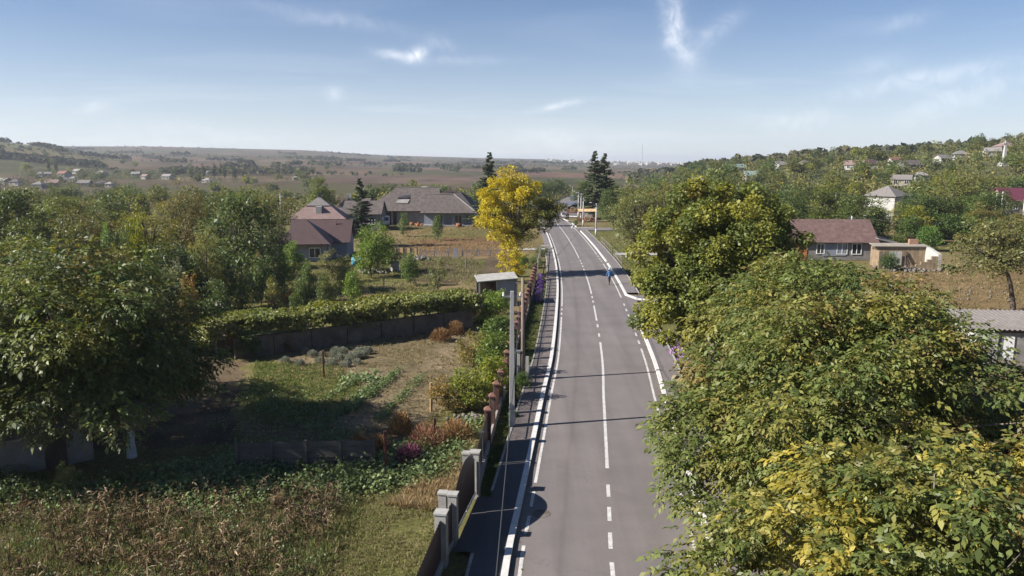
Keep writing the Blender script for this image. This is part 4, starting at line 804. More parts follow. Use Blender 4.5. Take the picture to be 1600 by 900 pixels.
# long grey building with broken roof
t = empty('communal_building', (0, 0, 0)); t.location = at_dist(640, 172); tag(t, 'long derelict building with weathered grey slate roofs and broken dormer', 'building'); HOUSE_SPOTS.append((t.location.x, 168, 13))
MB().box((-9.6, 0, 1.6), (4.0, 9, 3.2)).box((2.0, 2.2, 1.6), (14, 9, 3.2)).build('wall', M['cream_wall'], t)
a = MB(); zl = 3.0
a.slab([(-9.2, -6.2, zl), (7.5, -6.2, zl), (6.6, .5, 7.7), (-2.6, .5, 7.7)], .15); a.slab([(-9.2, -6.2, zl), (-2.6, .5, 7.7), (-9.2, 7.5, zl)], .15); a.slab([(7.5, 7.5, zl), (-9.2, 7.5, zl), (-2.6, .5, 7.7), (6.6, .5, 7.7)], .15); a.slab([(7.5, -6.2, zl), (7.5, 7.5, zl), (6.6, .5, 7.7)], .15)
ra = a.build('roof', M['slate'], t); MB().slab([(2.6, .3, 7.72), (4.0, .3, 7.72), (4.0, .52, 7.9), (2.6, .52, 7.9)], .1).build('new_sheet', M['white_wall'], ra)
MB().bar((-2.6, .5, 7.75), (6.6, .5, 7.75), .35, .15).build('ridge_cap', M['slate_pale'], ra)
MB().slab([(-15.5, -4.6, 3.0), (-9.0, -4.6, 3.0), (-8.2, .4, 5.4), (-13.8, .4, 5.4)], .15).slab([(-15.5, 5.4, 3.0), (-15.5, -4.6, 3.0), (-13.8, .4, 5.4)], .15).build('roof', M['slate'], t)
for dx in (-13.3, -12.7): MB().box((dx, 0, 5.9), (.3, .3, 1.1)).build('chimney', M['white_wall'], t)
MB().box((-.9, -2.1, 5.2), (2.2, 1.5, 1.2)).build('broken_dormer', M['dark_wood'], t); MB().slab([(-2.1, -3.3, 5.6), (.4, -3.0, 5.5), (.7, -1.2, 6.4), (-1.5, -1.2, 6.2)], .08).build('loose_sheet', M['dark_metal'], t); MB().slab([(-2.3, -4.1, 4.62), (.2, -4.3, 4.55), (.6, -3.2, 5.3), (-1.8, -3.0, 5.4)], .06).build('torn_patch', M['slate_pale'], t)
# open bays on the left of it
for x, m_ in ((-8.6, 'brick_wall'), (-6.6, 'dark_wood'), (-4.2, 'dark_wood')): MB().box((x, -4.6 + .5, 1.5), (1.9, .3, 2.9)).build('bay', M[m_], t)
for x in (-7.6, -5.4, -3.0): MB().box((x, -4.9, 1.5), (.35, .35, 3.0)).build('post', M['grey_wood'], t)
MB().bar((-9, -5.0, 1.7), (-2.2, -5.0, 1.65), .14).build('rail', M['brown_wood'], t)
MB().box((1.4, -5.2, 1.5), (6.6, .3, 3.0)).build('wall', M['grey_wall'], t); MB().box((1.4, -5.4, 2.85), (7.2, .2, .25)).build('fascia', M['brown_wood'], t)
# right wing with hip roof and veranda
b = MB(); bx, by = 9.6, -4.0
b.slab([(-6.2 + bx, -6 + by, 2.8), (5.6 + bx, -6 + by, 2.8), (.4 + bx, 0 + by, 6.4), (-3.6 + bx, 0 + by, 6.4)], .15); b.slab([(5.6 + bx, -6 + by, 2.8), (7.6 + bx, 8 + by, 3.0), (1.6 + bx, 3 + by, 6.9), (.4 + bx, 0 + by, 6.4)], .15); b.slab([(7.6 + bx, 8 + by, 3.0), (-6.2 + bx, 8 + by, 2.8), (-3.6 + bx, 0 + by, 6.4), (1.6 + bx, 3 + by, 6.9)], .15); b.slab([(-6.2 + bx, 8 + by, 2.8), (-6.2 + bx, -6 + by, 2.8), (-3.6 + bx, 0 + by, 6.4)], .15)
rb = b.build('roof', M['slate'], t); MB().bar((-3.6 + bx, by, 6.5), (.4 + bx, by, 6.5), .3, .18).bar((.4 + bx, by, 6.5), (5.5 + bx, -5.9 + by, 2.9), .24, .14).build('ridge_cap', M['slate_pale'], rb)
MB().slab([(-3.2 + bx, 1.5 + by, 6.3), (2.0 + bx, 2.2 + by, 6.3), (-.6 + bx, 2.6 + by, 7.5)], .3).build('roof_gablet', M['dark_wood'], t)
MB().box((bx - .2, by - 1.2, 1.4), (10.6, 5.4, 2.8)).build('wall', M['blue_wall'], t); MB().box((bx - .6, by - 4.6, .15), (10.2, 1.6, .3)).build('veranda_floor', M['white_concrete'], t)
for x in (-3.4, -1.4, .6, 2.6, 4.6): MB().box((x + bx, by - 5.1, 1.55), (.32, .32, 2.5)).build('column', M['slate_pale'], t)
windows(t, [((bx - 2.4, by - 3.9, 1.5), 1.5, 1.6, 'y', -1), ((bx + 1.6, by - 3.9, 1.5), 1.5, 1.6, 'y', -1), ((bx + 3.7, by - 3.9, 1.5), 1.1, 1.6, 'y', -1)])
# long tiled house on the right
p = at_dist(1280, 108); t = house('long single-storey house with faded red tile roof behind walnut trees', (p.x, p.y, 0), R(-3), 12.5, 7.0, 2.7, 2.5, 'grey_wall', 'red_tile', 'gable', chim=False, ov=.45, win=[((-.8, -3.5, 1.5), 1.0, 1.3, 'y', -1), ((2.0, -3.5, 1.5), 1.3, 1.4, 'y', -1), ((3.9, -3.5, 1.5), 1.2, 1.4, 'y', -1)])
MB().box((-3.4, -3.52, 1.2), (1.6, .1, 2.4)).build('door', M['orange_paint'], t); MB().box((1.0, -3.53, 1.5), (3.0, .04, 1.9)).build('wall_panel', M['blue_wall'], t)
MB().slab([(6.4, -4.2, 2.95), (10.6, -4.6, 1.85), (10.6, 2.4, 2.2), (6.4, 3.0, 3.4)], .12).build('lean_to_roof', M['slate_grey'], t); MB().box((8.1, -1.2, 1.0), (3.6, 5.4, 2.0)).build('lean_to_wall', M['cream_wall'], t); MB().box((7.2, -3.93, .95), (.9, .06, 1.8)).build('door', M['dark_wood'], t); MB().bar((8.6, -4.1, 1.7), (9.8, -4.5, .1), .2, .05).build('loose_plank', M['white_wall'], t)
# roofless stone ruin
p = ground_at(1428, 421); t = empty('stone_ruin', (p.x, p.y, 0), R(-4)); tag(t, 'roofless ochre stone ruin on the brown meadow', 'ruin'); HOUSE_SPOTS.append((p.x, p.y, 5))
MB().prism([(-3.9, 3.2), (3.0, 3.2), (3.0, 3.6), (-3.9, 3.6)], 0, 2.5).build('back_wall', M['stone'], t)
mb = MB(); mb.add([(2.6, -.3, 0), (3.0, -.3, 0), (3.0, 3.2, 0), (2.6, 3.2, 0), (2.6, -.3, 1.9), (3.0, -.3, 1.9), (3.0, 3.2, 2.5), (2.6, 3.2, 2.5)], [(3, 2, 1, 0), (4, 5, 6, 7), (0, 1, 5, 4), (1, 2, 6, 5), (2, 3, 7, 6), (3, 0, 4, 7)]); mb.build('side_wall', M['white_wall'], t)
mb = MB(); prof = [(2.6, 1.9), (1.9, 1.35), (1.4, 1.1), (.7, .75), (.1, .5), (-.4, .3)]
for (x0, z0), (x1, z1) in zip(prof, prof[1:]): mb.box(((x0 + x1) / 2, -.1, (z0 + z1) / 4), (abs(x0 - x1), .38, (z0 + z1) / 2))
mb.build('broken_wall', M['stone'], t); MB().prism([(-3.9, .8), (-3.5, .8), (-3.5, 3.2), (-3.9, 3.2)], 0, 2.1).build('side_wall', M['stone'], t)
MB().slab([(-3.7, 3.0, 2.52), (2.9, 3.0, 2.52), (2.9, 4.8, 2.75), (-3.7, 4.8, 2.75)], .1).build('wall_top', M['cream_wall'], t); MB().box((-1.1, 2.9, 1.0), (1.5, .1, 1.7)).build('whitewashed_patch', M['white_wall'], t)
MB().bar((-.1, 2.4, 0), (.2, 3.1, 1.9), .12).bar((.4, 2.3, 0), (.1, 3.1, 1.6), .1).bar((.9, 2.2, 0), (.2, 3.1, 1.5), .1).build('leaning_beam', M['dark_wood'], t); MB().box((1.5, 4.3, 2.95), (1.1, .4, .7)).build('chimney', M['brick_wall'], t)
# white block house with corrugated roof, right edge
p = ground_at(1552, 572); t = empty('block_house', (p.x + .6, p.y, 0), R(-7)); tag(t, 'low whitewashed block house with corrugated roof at the right edge', 'house'); HOUSE_SPOTS.append((p.x + 3, p.y, 5))
MB().box((4.0, 2.2, 1.15), (9, 4.4, 2.3)).build('wall', M['block_wall'], t); MB().box((-1.15, 1.4, 1.05), (1.3, 3.2, 2.1)).build('porch_wall', M['white_wall'], t); MB().box((.15, -.03, .95), (.75, .06, 1.9)).build('door', M['white_paint'], t)
n = 150; V = []; xs = np.linspace(-2.2, 9.0, n)
for j in range(2):
    for yv, zv in ((-.25, 2.38), (4.7, 2.78)): V += [(x, yv, zv + .045 * math.sin(x * 2 * math.pi / .30) - j * .03) for x in xs]
Fq = [(i, i + 1, n + i + 1, n + i) for i in range(n - 1)] + [(2 * n + i + 1, 2 * n + i, 3 * n + i, 3 * n + i + 1) for i in range(n - 1)] + [(i + 1, i, 2 * n + i, 2 * n + i + 1) for i in range(n - 1)]
link_mesh('corrugated_roof', np_mesh('corrugated_roof', V, Fq, M['slate_grey']), t); MB().box((3.0, -.12, 2.24), (11, .05, .14)).build('fascia', M['dark_wood'], t)
windows(t, [((2.3, 0, 1.45), 1.0, 1.1, 'y', -1), ((5.8, 0, 1.45), 1.0, 1.1, 'y', -1)]); MB().bar((1.95, -.06, .5), (1.95, -.06, 2.1), .07).build('downpipe', M['steel'], t); MB().box((4.0, -.8, .2), (8.5, 1.4, .4)).build('concrete_step', M['old_concrete'], t)
# white two-storey house
p = at_dist(1393, 172); t = house('white two-storey house with grey pyramid roof among trees', (p.x, p.y + 3, 0), R(38), 6.8, 6.8, 6.0, 2.1, 'white_wall', 'slate_grey', 'hip', chim=False, win=[((-.6, -3.3, 1.5), 1.0, 1.2, 'y', -1), ((-3.3, .2, 3.7), 2.6, 1.3, 'x', -1)]); MB().box((5.4, 0, 2.4), (4.4, 5.2, 4.8)).box((5.4, 0, 4.88), (4.8, 5.6, .16)).build('annex', M['grey_wall'], t)
p = at_dist(1583, 185); house('house with deep purple-red metal roof at the right edge', (p.x, p.y, 1.5), R(4), 9.5, 8, 3.2, 2.6, 'cream_wall', 'purple_roof', 'gable', chim=False)
# bottom-left roof in the shade
p = ground_at(60, 735); t = empty('outbuilding', (p.x - 2.6, p.y + .2, 0), R(38)); tag(t, 'low outbuilding with smooth grey roof in the deep shade at left', 'building')
MB().box((0, 0, .8), (8, 3.6, 1.6)).build('wall', M['grey_wall'], t); MB().slab([(-4.4, -2.3, 1.65), (4.4, -2.3, 1.65), (4.4, 2.4, 2.6), (-4.4, 2.4, 2.6)], .12).build('roof', M['slate_pale'], t); MB().box((2.6, -1.83, .75), (.8, .06, 1.5)).build('door', M['dark_wood'], t)
# hillside and village houses far off: (px, py of base, width, height, wall, roof, look)
FAR = [(1175, 283, 9, 3.4, 'cream_wall', 'green_roof', 'pale green roofed house above the lime tree'), (1152, 268, 8, 3, 'white_wall', 'green_roof', 'farther green roofed house on the hillside'), (1085, 290, 8, 3.2, 'white_wall', 'slate_pale', 'pale house behind the acacia with white gable'), (985, 300, 10, 3, 'grey_wall', 'pink_roof', 'pinkish roof right of the twin spruces'), (1100, 268, 8, 3, 'grey_wall', 'slate_grey', 'grey roof on the hillside above the acacia'), (1218, 264, 9, 3, 'white_wall', 'slate_pale', 'pale roofed house low on the hillside'),
       (1335, 265, 9, 3, 'white_wall', 'pink_roof', 'pink roofed house left in the hillside row'), (1360, 264, 10, 3, 'white_wall', 'maroon_roof', 'dark red roofed house in the hillside row'), (1398, 258, 7, 3, 'white_wall', 'terracotta', 'small orange roofed house on the hillside'), (1420, 266, 10, 3, 'grey_wall', 'slate', 'dark slate roofed house on the hillside'), (1408, 290, 9, 3, 'cream_wall', 'slate_grey', 'grey roof just behind the white two-storey house'), (1435, 239, 9, 3, 'white_wall', 'maroon_roof', 'dark roofed house standing on the hill skyline'),
       (1500, 250, 8, 3.5, 'white_wall', 'slate_grey', 'white fronted house high on the hillside'), (1549, 244, 7, 3, 'white_wall', 'slate_pale', 'small white house near the hilltop monument'), (1570, 236, 10, 3, 'cream_wall', 'pink_roof', 'flat pale roof on the hilltop at right'), (1312, 246, 7, 3, 'white_wall', 'slate_pale', 'white house left on the hill skyline'), (1330, 246, 8, 3, 'cream_wall', 'slate_pale', 'pale house right on the hill skyline'), (1472, 255, 7, 3, 'white_wall', 'slate_grey', 'tiny white house between hillside trees'), (1437, 283, 7, 3, 'white_wall', 'slate_pale', 'white gable peeping above the big acacia'), (1256, 262, 8, 3, 'grey_wall', 'slate_grey', 'grey roof beside the pale hillside roof'),
       (100, 277, 10, 3.6, 'white_wall', 'terracotta', 'orange roofed house in the distant valley village'), (83, 292, 11, 3.4, 'cream_wall', 'pink_roof', 'pink roofed house in the distant valley village'), (62, 294, 10, 3, 'grey_wall', 'slate_grey', 'grey roofed house left of the pink one in the valley'), (133, 292, 11, 3.2, 'blue_wall', 'slate_grey', 'bluish house in the distant valley village'), (160, 292, 10, 3, 'grey_wall', 'slate', 'dark house under the bare tree in the valley'), (172, 293, 6, 3, 'white_wall', 'slate_pale', 'small white house right of the dark valley house'), (122, 272, 9, 3, 'white_wall', 'slate_pale', 'upper pale house in the distant valley village'), (160, 274, 10, 3, 'white_wall', 'slate_grey', 'upper white house right in the valley village'), (75, 276, 7, 3, 'white_wall', 'slate_pale', 'small upper white house in the valley village'), (64, 276, 6, 3, 'white_wall', 'slate_grey', 'small upper grey-roofed house in the valley village'), (8, 288, 8, 3, 'white_wall', 'slate_pale', 'white house at the left picture edge'), (26, 290, 9, 3, 'white_wall', 'slate', 'dark roofed house near the left picture edge'), (213, 275, 8, 2.5, 'white_wall', 'slate_pale', 'lone bright house above the valley village'), (262, 280, 10, 3, 'white_wall', 'slate_pale', 'pale house in the middle of the valley'), (228, 280, 9, 3, 'cream_wall', 'pink_roof', 'pink roof left of the pale mid-valley house'), (329, 274, 9, 3.2, 'white_wall', 'slate_grey', 'white house among poplars in the valley'), (325, 285, 9, 2, 'white_wall', 'slate_pale', 'long low white shed in the valley field'), (462, 282, 7, 3, 'white_wall', 'slate_pale', 'small white house beyond the left belt'), (97, 286, 8, 3, 'grey_wall', 'slate_grey', 'grey gable between valley houses'), (116, 284, 8, 3, 'white_wall', 'slate_grey', 'white walled house above the bluish valley house')]
for px, py, w, h, wl_, rf2, lab in FAR:
    w *= (.78 if px > 900 else .66) * float(rf.uniform(.8, 1.15)); h *= .82; q = on_hill(px, py); house(lab, (q.x, q.y, q.z - .2), R(float(rf.uniform(-35, 35))), w, w * .8, h, w * .24, wl_, rf2, 'gable' if rf.random() < .65 else 'hip', chim=False, group='far houses', win=[((x * w, -w * .4, h * .52), 1.2, 1.3, 'y', -1) for x in (-.28, .28)])
# hilltop monument: white shaft on a stepped base with a cross arm
q = on_hill(1425, 258); q = on_hill(1568, 260); t = empty('roadside_monument', (q.x, q.y, q.z)); tag(t, 'white pillar monument on the wooded hillside at right', 'monument')
MB().box((0, 0, .6), (3.4, 3.4, 1.2), 0, .8).box((0, 0, 1.8), (2.2, 2.2, 1.4), 0, .8).build('base', M['white_wall'], t); MB().box((0, 0, 5.2), (1.3, 1.3, 5.6), 0, .5).build('shaft', M['white_wall'], t); MB().box((0, 0, 8.6), (1.8, .5, .4)).box((0, 0, 9.0), (.4, .5, 1.6)).build('cross', M['white_wall'], t)
# antenna mast
q = on_hill(1003, 262, 900); t = empty('radio_mast', (q.x, q.y, q.z)); tag(t, 'thin lattice radio mast on the horizon', 'mast'); D_ = q.y; hm = (262 - 226) * D_ / FOC
mb = MB()
for k in range(3): a = k * 2.094; mb.tube([(math.cos(a) * .9, math.sin(a) * .9, -1), (math.cos(a) * .35, math.sin(a) * .35, hm)], .16, 4)
for k in range(24):
    z0, z1 = hm * k / 24, hm * (k + 1) / 24; r0, r1 = .9 - .55 * k / 24, .9 - .55 * (k + 1) / 24
    for j in range(3): a, b2 = j * 2.094, (j + 1) * 2.094; mb.bar((math.cos(a) * r0, math.sin(a) * r0, z0), (math.cos(b2) * r1, math.sin(b2) * r1, z1), .12)
mb.build('lattice', M['steel'], t)
filler(70, -140, 600, 105, 330, 5.0, 8.2, 'distant_tree', 'in the left belt', 'trees of the left middle belt')
filler(36, 560, 1000, 195, 420, 5.5, 8.5, 'distant_tree', 'beyond the road end', 'trees beyond the road end')
filler(34, 1000, 1720, 125, 200, 5.5, 8.2, 'distant_tree', 'among houses', 'trees of the right village')
filler(200, 985, 1800, 195, 620, 5.0, 8.5, 'distant_tree', 'on the wooded hillside', 'trees of the right hillside')
filler(40, -150, 520, 380, 900, 5.0, 8.0, 'distant_tree', 'in the far valley', 'trees of the valley village')
for i, (px, py, h) in enumerate([(77, 272, 13), (88, 271, 11), (318, 280, 11), (335, 280, 12), (351, 281, 12), (367, 281, 10), (382, 281, 10), (345, 276, 11), (300, 281, 9)]):
    q = on_hill(px, py); place('poplar', 'poplar_tree', (q.x, q.y, q.z - .2), h, 3.6, (1.0, 1.0, .9), 'slim poplar beside the distant valley village', 'tree', 'poplars of the valley')
# far woods read as one mass: belts and scattered crowns on the far slopes
def far_wood():
    rg = np.random.default_rng(500); P = []; S = []
    def add(px, r, s):
        a = math.atan((px - 800) / FOC); x, y = math.sin(a) * r, math.cos(a) * r; P.append((x, y, float(terrain(x, y)) + s * .4)); S.append(s)
    for i in range(500):                                    # dark belt under the green hill
        px = rg.uniform(-200, 160); q = on_hill(px, 247 + max(-20, px) / 160 * 15 + rg.normal() * 1.6, 500, 2500); P.append((q.x, q.y, q.z + 2.5)); S.append(rg.uniform(3.5, 6.5))
    for i in range(5200):
        px = rg.uniform(-200, 1060); r = math.exp(rg.uniform(math.log(700), math.log(3000)))
        x = (px - 800) / FOC * r
        if fbm(np.array([x / 160]), np.array([r / 220]), 91)[0] + rg.normal() * .06 > (.53 if px < 540 else .57): add(px, r, rg.uniform(1.8, 4.2))
    for k in range(60):                                     # hedgerows
        px, r = rg.uniform(-150, 900), math.exp(rg.uniform(math.log(800), math.log(2400))); dpx, dr = rg.uniform(3, 9), rg.uniform(-18, 18)
        for j in range(int(rg.uniform(8, 26))): add(px + dpx * j * .35, r + dr * j * .35, rg.uniform(4, 8))
    for i in range(260):
        q = on_hill(rg.uniform(250, 480), rg.uniform(266, 275), 400, 2500); P.append((q.x, q.y, q.z + 2)); S.append(rg.uniform(3, 5.5))
    for i in range(700): add(rg.uniform(980, 1900), rg.uniform(520, 900), rg.uniform(5, 9))
    P = np.array(P); S = np.array(S); k = 14; n = len(P); ci = np.repeat(np.arange(n), k); d = sphere_dirs(n * k, rg); d[:, 2] = np.abs(d[:, 2]) * .9 - .1
    pp = P[ci] + d * (S[ci] * .5)[:, None]; out = unit(d + .4 * rg.normal(size=d.shape)); D = unit(np.cross(out, rg.normal(size=d.shape)))
    C = (np.array([(.036, .042, .022), (.05, .054, .026), (.066, .062, .03), (.042, .044, .026)])[rg.integers(4, size=n)][ci]) * rg.uniform(.75, 1.25, (n * k, 1)); belt = (ci < 500)[:, None]; C = np.where(belt, C * .55, C)
    L = S[ci] * rg.uniform(.4, .7, n * k); V, Fq, CC = leaf_quads(pp - D * (L * .5)[:, None], D, out, L, L * .8, C)
    o = link_mesh('far_wood', np_mesh('far_wood', V, Fq, M['leaf_dry'], CC)); tag(o, 'hazy far-off woods and hedgerows on the valley slopes', 'woods', kind='stuff')
far_wood()
rgv = np.random.default_rng(611); mb = MB()
for i in range(110):
    px = rgv.uniform(850, 1075); r = rgv.uniform(2300, 3500); x, y_ = (px - 800) / FOC * r, r; z = float(terrain(x, y_)); w_ = rgv.uniform(7, 14); mb.box((x, y_, z + 2), (w_, 8, 5), rgv.uniform(0, 3)).box((x, y_, z + 5.5), (w_ * .9, 7, 2.2), 0, .5)
tag(mb.build('far_village', M['white_wall']), 'pale specks of a far village on the hazy ridge ahead', 'village', kind='stuff')
def wood_mass(name, spots, k, leaf, label, seed):
    rg = np.random.default_rng(seed); P = []; S = []
    for px0, px1, r0, r1, n, s0, s1 in spots:
        for i in range(n):
            px = rg.uniform(px0, px1); r = math.exp(rg.uniform(math.log(r0), math.log(r1))); x, y_ = (px - 800) / FOC * r, r
            if not free(x, y_, 1): continue
            if any((x - hx) ** 2 + (y_ - hy) ** 2 < (hr + 3.5) ** 2 or (hy - 16 < y_ < hy and abs(x / y_ - hx / hy) < hr * .55 / hy) for hx, hy, hr in HOUSE_SPOTS): continue
            s = rg.uniform(s0, s1); P.append((x, y_, float(terrain(x, y_)) + s * .42)); S.append(s)
    for hx, hy, hr in HOUSE_SPOTS:
        if name != 'hillside_wood' or hy < 205: continue
        for i in range(14):
            a = rg.uniform(0, 6.283); dd = hr + rg.uniform(1.5, 10); x, y_ = hx + math.cos(a) * dd * 1.5, hy + math.sin(a) * dd; s = rg.uniform(3.5, 6.5) if y_ > hy else rg.uniform(2.0, 3.6)
            P.append((x, y_, float(terrain(x, y_)) + s * .42)); S.append(s)
    P = np.array(P); S = np.array(S); n = len(P); ci = np.repeat(np.arange(n), k); m = n * k; d = sphere_dirs(m, rg); lump = 1 + .28 * np.sin(d[:, 0] * 5 + ci * 1.7) * np.sin(d[:, 1] * 4 + ci * 2.3) * np.sin(d[:, 2] * 4 + ci)
    pp = P[ci] + d * (S[ci] * .52 * lump * (.75 + .25 * rg.random(m)))[:, None] * np.array((1, 1, .85)); out = unit(d + np.array((0, 0, .3)) + .5 * rg.normal(size=d.shape)); D = unit(np.cross(out, rg.normal(size=d.shape)))
    C = np.array([(.055, .07, .022), (.08, .088, .026), (.11, .105, .034), (.065, .07, .03), (.145, .12, .034), (.045, .058, .022)])[rg.integers(6, size=n)][ci] * rg.uniform(.7, 1.3, (m, 1)); L = leaf * rg.uniform(.7, 1.4, m) * (S[ci] / 6)
    V, Fq, CC = leaf_quads(pp - D * (L * .5)[:, None], D, out, L, L * .7, C); tag(link_mesh(name, np_mesh(name, V, Fq, M['leaf_dry'], CC)), label, 'woods', kind='stuff')
wood_mass('hillside_wood', [(990, 1900, 215, 620, 1000, 4.0, 6.5)], 60, .8, 'dense mass of small trees and scrub covering the right hillside and standing around far houses', 601)
wood_mass('valley_wood', [(-250, 1000, 190, 400, 420, 3.5, 6.0), (600, 1015, 195, 400, 420, 4.5, 7.0)], 60, .75, 'dense low trees and scrub between gardens and the valley', 602)

# ------------------------------------------------------------------ roadside fences
def lerp2(a, b, t): return (a[0] + (b[0] - a[0]) * t, a[1] + (b[1] - a[1]) * t)
def sheet_panel(parent, a, b, z0, z1, name='sheet_panel', arch=0.0, mat='brown_sheet'):
    """thin trapezoid-profiled metal sheet between two posts"""
    a, b = Vector((*a, 0)), Vector((*b, 0)); d = b - a; L = d.length; d.normalize(); nrm = Vector((d.y, -d.x, 0)); n = max(8, int(L / .1)); P = []; fs = []
    for i in range(n + 1):
        t = i / n; p = a + d * (L * t) + nrm * (.012 if i % 2 else -.012); zt = z1 + arch * math.sin(math.pi * t)
        P += [p + Vector((0, 0, z0)), p + Vector((0, 0, zt)), p - nrm * .006 + Vector((0, 0, zt)), p - nrm * .006 + Vector((0, 0, z0))]
    for i in range(n):
        k = 4 * i
        fs += [(k, k + 4, k + 5, k + 1), (k + 3, k + 2, k + 6, k + 7), (k + 1, k + 5, k + 6, k + 2)]
    return MB().add(P, fs).build(name, M[mat], parent)
def post(parent, p, w, h, mat='white_concrete', name='post'):
    ang = math.atan2(3.85, .55) - math.pi / 2
    return MB().box((p[0], p[1], h / 2 - .05), (w, w, h + .1), ang).box((p[0], p[1], h + .03), (w + .06, w + .06, .06), ang).build(name, M[mat], parent)
sf = empty('sheet_metal_fence', (-2.2, 23.4, 0)); sf.location = (0, 0, 0); tag(sf, 'brown sheet-metal fence with pale concrete posts at the near kerb', 'fence')
PF = [(-4.0, 8.0), (-3.55, 11.0), (-3.15, 14.5), (-2.75, 18.2), (-2.22, 23.35)]
for a, b in zip(PF, PF[1:]): sheet_panel(sf, a, b, .18, 1.55); MB().bar((a[0], a[1], .1), (b[0], b[1], .1), .18, .3).build('plinth', M['plinth'], sf)
for p in PF: post(sf, p, .36, 1.72)
sheet_panel(sf, PF[-1], (-1.96, 24.75), .18, 1.5, 'wicket_door'); post(sf, (-1.96, 24.75), .30, 1.72); post(sf, (-2.3, 24.85), .26, 1.72); post(sf, (-1.40, 28.55), .34, 1.75); post(sf, (-1.72, 28.55), .28, 1.7); MB().bar((-2.22, 23.4, .08), (-1.96, 24.7, .08), .12, .2).build('plinth', M['plinth'], sf)
gt = empty('metal_gate', (0, 0, 0)); tag(gt, 'brown arched metal driveway gate between pale posts', 'gate')
sheet_panel(gt, (-1.93, 24.95), (-1.66, 26.66), .25, 1.5, 'gate_leaf', .0); sheet_panel(gt, (-1.66, 26.7), (-1.40, 28.35), .25, 1.5, 'gate_leaf', .0)
a_, b_ = Vector((-1.93, 24.95, 0)), Vector((-1.40, 28.35, 0)); n = 24; P = []; fs = []
for i in range(n + 1):
    q = a_.lerp(b_, i / n); P += [q + Vector((0, 0, 1.5)), q + Vector((0, 0, 1.52 + .62 * math.sin(math.pi * i / n) ** .8)), q + Vector((-.02, 0, 1.5)), q + Vector((-.02, 0, 1.52 + .62 * math.sin(math.pi * i / n) ** .8))]
for i in range(n): k = 4 * i; fs += [(k, k + 4, k + 5, k + 1), (k + 2, k + 3, k + 7, k + 6), (k + 1, k + 5, k + 7, k + 3)]
MB().add(P, fs).build('arched_top', M['brown_sheet'], gt); MB().bar((-1.92, 24.95, .22), (-1.39, 28.35, .22), .06, .05).build('bottom_rail', M['white_paint'], gt)
PA = (-1.40, 28.7); PB = (-1.08, 33.9)
for k in range(2): sheet_panel(sf, lerp2(PA, PB, k / 2 + .02), lerp2(PA, PB, (k + 1) / 2 - .02), .35, 1.6)
MB().bar((*PA, .14), (*PB, .14), .22, .42).build('plinth', M['plinth'], sf); post(sf, lerp2(PA, PB, .5), .1, 1.55, 'dark_metal')
bf = empty('brick_pillar_fence', (0, 0, 0)); tag(bf, 'iron picket fence with red brick pillars and terracotta caps along the pavement', 'fence')
PIL = [(-1.08, 33.9), (-.93, 36.0), (-.78, 38.1), (-.6, 40.4), (-.43, 42.5), (-.3, 44.8), (-.16, 47.1), (.0, 49.3), (.16, 51.5), (.3, 53.6), (.44, 55.6), (.58, 57.7), (.8, 59.8), (.96, 61.9), (1.1, 64.0), (1.25, 66.1), (1.4, 68.2), (1.52, 70.2), (1.66, 72.2), (1.82, 74.2), (1.95, 76.2), (2.06, 78.2), (2.2, 80.3), (2.34, 82.5), (2.5, 84.8)]
for i, p in enumerate(PIL):
    an = .07; pl = MB().box((p[0], p[1], .85), (.27, .27, 1.7), an).build('pillar', M['red_brick'], bf)
    MB().box((p[0], p[1], 1.73), (.36, .36, .06), an).box((p[0], p[1], 1.82), (.33, .33, .12), an, .35).build('pillar_cap', M['terracotta'], pl)
    if i + 1 < len(PIL):
        q = PIL[i + 1]; a, b = lerp2(p, q, .09), lerp2(p, q, .91); MB().bar((*a, .18), (*b, .18), .2, .5).build('plinth', M['plinth'], bf)
        mb = MB(); mb.bar((*a, .62), (*b, .62), .035).bar((*a, 1.36), (*b, 1.36), .035)
        for k in range(13): c = lerp2(a, b, (k + .5) / 13); mb.bar((*c, .45), (*c, 1.48 + .06 * math.sin(k / 12 * math.pi)), .028)
        mb.build('picket_panel', M['red_iron'], bf)
# thin post fence continuing beyond
tf = empty('post_fence', (0, 0, 0)); tag(tf, 'thin grey post fence beside the lawn under the yellow tree', 'fence')
for k in range(7): c = (2.6 + k * .25, 86 + k * 4.4); post(tf, c, .12, 1.3, 'grey_wood')
for z in (.5, 1.1): MB().bar((2.6, 86, z), (4.1, 112.4, z), .05).build('rail', M['grey_wood'], tf)

# ------------------------------------------------------------------ poles and wires
def cable(a, b, sag, label, r=.012):
    a, b = Vector(a), Vector(b); pts = [a.lerp(b, i / 12) - Vector((0, 0, sag * 4 * (i / 12) * (1 - i / 12))) for i in range(13)]
    return tag(MB().tube(pts, r, 5).build('power_cable', M['cable'], smooth=True), label, 'cable', 'overhead cables')
h1 = height_for(455, 36.4); t = empty('utility_pole', (0, 36.4, 0)); tag(t, 'nearest concrete utility pole with limewashed foot at the pavement edge', 'pole', 'utility poles')
MB().box((0, 0, h1 / 2), (.26, .22, h1), .05, .62).build('shaft', M['pole_concrete'], t); MB().box((0, 0, .35), (.275, .235, .8), .05, .98).build('limewash_band', M['lime'], t); MB().box((0, 0, 1.0), (.3, .26, .06), .05).build('steel_band', M['steel'], t)
MB().bar((-.45, 0, h1 - .25), (.45, 0, h1 - .25), .07).build('cross_arm', M['steel'], t)
for x in (-.4, .4): MB().tube([(x, 0, h1 - .22), (x, 0, h1 - .05)], [.05, .035], 8).build('insulator', M['white_paint'], t)
h2 = height_for(434, 44.8); t = empty('utility_pole', (.62, 44.8, 0)); tag(t, 'wooden utility pole clamped between two short concrete stubs', 'pole', 'utility poles')
MB().tube([(0, 0, -.1), (.02, 0, h2 * .5), (0, 0, h2)], [.13, .115, .09], 10).build('shaft', M['wood_pole'], t, smooth=True)
